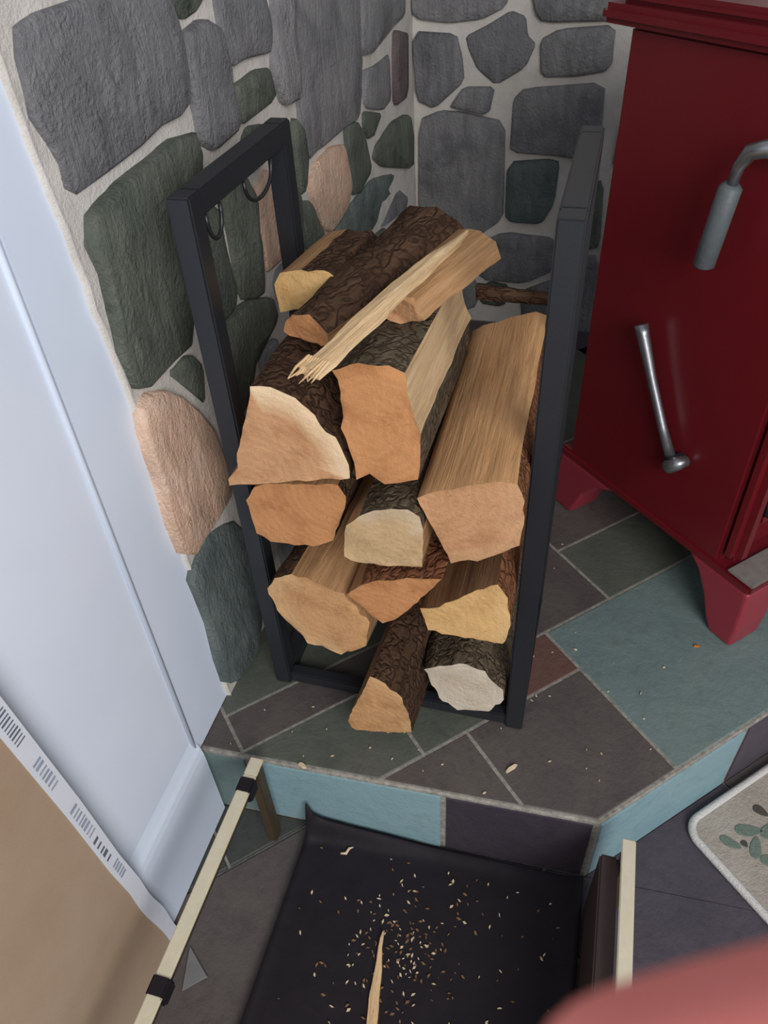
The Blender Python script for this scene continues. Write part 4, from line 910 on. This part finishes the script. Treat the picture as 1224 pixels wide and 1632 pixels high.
def chip(name, label, x, y, z, L, w, a, h=.004, mat=CHIP):
    bm = bmesh.new(); pts = [(-L / 2, -w * .35), (L * .2, -w / 2), (L / 2, -.1 * w), (L * .38, w * .35), (-.2 * L, w / 2), (-.48 * L, w * .2)]
    v0 = [bm.verts.new((px, py, 0)) for px, py in pts]; v1 = [bm.verts.new((px * .86, py * .8, h + .15 * h * math.sin(px * 900))) for px, py in pts]
    bm.faces.new(v0[::-1]); bm.faces.new(v1)
    for k in range(6): bm.faces.new((v0[k], v0[(k + 1) % 6], v1[(k + 1) % 6], v1[k]))
    o = frombm(name, bm, mat); o.location = (x, y, z); o.rotation_euler = (0, 0, a); return tag(o, label, 'wood chip')
chip('wood_chip', 'pale slim chip on the brown tile right of the rack front', .468, -.079, .0003, .026, .007, .85)
chip('wood_chip', 'pale chip lying on the front rim of the hearth left of the lowest log', .112, -.160, .0003, .018, .008, -.3)
chip('wood_chip', 'orange chip on the teal tile beside the stove leg', .781, .267, .0003, .012, .006, .2, .003, plain('orange_chip', srgb(190, 110, 50), .8, .1))
chip('wood_chip', 'yellowish chip beside the corner of the hearth above the right brass rail', .652, -.085, HF + .001, .014, .010, .2, .004, plain('yellow_chip', srgb(200, 180, 120), .8, .1))
bm = bmesh.new(); q3 = [(-.024, -.427), (.026, -.462), (-.006, -.492)]
fv = [bm.verts.new((x, y, HF + .0008)) for x, y in q3]; fw = [bm.verts.new((x * .96, y, HF + .0045)) for x, y in q3]
bm.faces.new(fv[::-1]); bm.faces.new(fw)
for k in range(3): bm.faces.new((fv[k], fv[(k + 1) % 3], fw[(k + 1) % 3], fw[k]))
tag(frombm('plaster_flake', bm, PLASTER), 'grey triangular plaster flake on the floor beside the left brass rail', 'plaster flake')
bm = bmesh.new(); tube(bm, [(.183, -.214, HF + .013), (.193, -.212, HF + .014), (.196, -.203, HF + .016), (.203, -.198, HF + .015)], [.0022, .003, .0028, .001], 6)
tag(frombm('wood_shaving', bm, CHIP, None, True), 'curled pale wood shaving near the far edge of the leather sling', 'wood shaving')
splinter('wood_splinter', 'upright pale pointed splinter lying on the black leather sling', (.328, -.60, HF + .017), (.296, -.327, HF + .016), [.022, .020, .016, .019, .012, .003], .008, SPLIT['pale'], 0, 9)

# ------------------------------------------------------------------ photographer's hand at the lower right
SKIN = NT('skin', .55, .35); v = SKIN.coord(); n1 = SKIN.noise(v, 60, 4); SKIN.color(SKIN.mix(n1, srgb(206, 112, 104), srgb(220, 130, 120)))
SKIN.b.inputs['Subsurface Weight'].default_value = .15; SKIN.b.inputs['Subsurface Radius'].default_value = (.01, .004, .002); SKIN.b.inputs['Subsurface Scale'].default_value = .5
NAIL = plain('nail', srgb(222, 168, 156), .35, .5); CLOTH = plain('dark_sleeve_cloth', srgb(60, 66, 80), .9, .1, 0, 120, .2, .3)
def cc(x, y, d): return CAM_POS + CAM_R * x + CAM_U * y + CAM_F * d
HP = [ # joints: position right / up / forward of the lens, radius, parent
    ((.16, -.150, -.060), .028, None),        # wrist (root)
    ((.125, -.100, -.012), .031, 0),          # palm base
    ((.105, -.066, .022), .027, 1),           # palm / knuckles
    ((.083, -.048, .048), .0125, 2), ((.056, -.0400, .056), .0108, 3), ((.034, -.0396, .0535), .0105, 4), ((.0095, -.0428, .0500), .0092, 5),   # index finger
    ((.098, -.080, .050), .012, 2), ((.070, -.092, .060), .0105, 7), ((.055, -.104, .045), .0092, 8), ((.054, -.110, .030), .008, 9),        # middle
    ((.108, -.100, .040), .0115, 1), ((.084, -.114, .050), .010, 11), ((.068, -.124, .036), .0088, 12), ((.067, -.128, .022), .0076, 13),     # ring
    ((.120, -.118, .022), .0105, 1), ((.100, -.130, .032), .009, 15), ((.087, -.138, .022), .0078, 16), ((.086, -.140, .010), .0068, 17),     # little
    ((.112, -.068, -.030), .0135, 1), ((.088, -.050, -.034), .0115, 19), ((.066, -.040, -.026), .0098, 20),                                   # thumb
    ((.22, -.26, -.16), .036, 0), ((.29, -.40, -.28), .042, 22)]
me = bpy.data.meshes.new('person'); pts = [cc(*h[0]) for h in HP]
base = pts[0].copy()
me.from_pydata([tuple(p_ - base) for p_ in pts], [(i, h[2]) for i, h in enumerate(HP) if h[2] is not None], []); me.materials.append(SKIN.m)
hand = bpy.data.objects.new('person', me); COL.objects.link(hand); hand.location = base
sk = hand.modifiers.new('skin', 'SKIN')
for i, h in enumerate(HP):
    sv = me.skin_vertices[0].data[i]; sv.radius = (h[1], h[1]); sv.use_root = (i == 0)
sk.use_smooth_shade = True
ss = hand.modifiers.new('smooth', 'SUBSURF'); ss.levels = 2; ss.render_levels = 2
tag(hand, 'blurred pink fingertip of the photographer over the lower right corner', 'person')
bm = bmesh.new(); tube(bm, [cc(.19, -.205, -.11) - base, cc(.22, -.26, -.16) - base, cc(.29, -.40, -.28) - base, cc(.36, -.54, -.40) - base], [.044, .050, .058, .066], 18, True)
frombm('sleeve', bm, CLOTH, hand, True)
bm = bmesh.new(); bmesh.ops.create_uvsphere(bm, u_segments=10, v_segments=6, radius=1)
nc = cc(.022, -.052, .0590) - base
for v_ in bm.verts: v_.co = nc + CAM_R * v_.co.x * .0062 + CAM_U * v_.co.y * .0048 + CAM_F * v_.co.z * .0012
frombm('fingernail', bm, NAIL, hand, True)
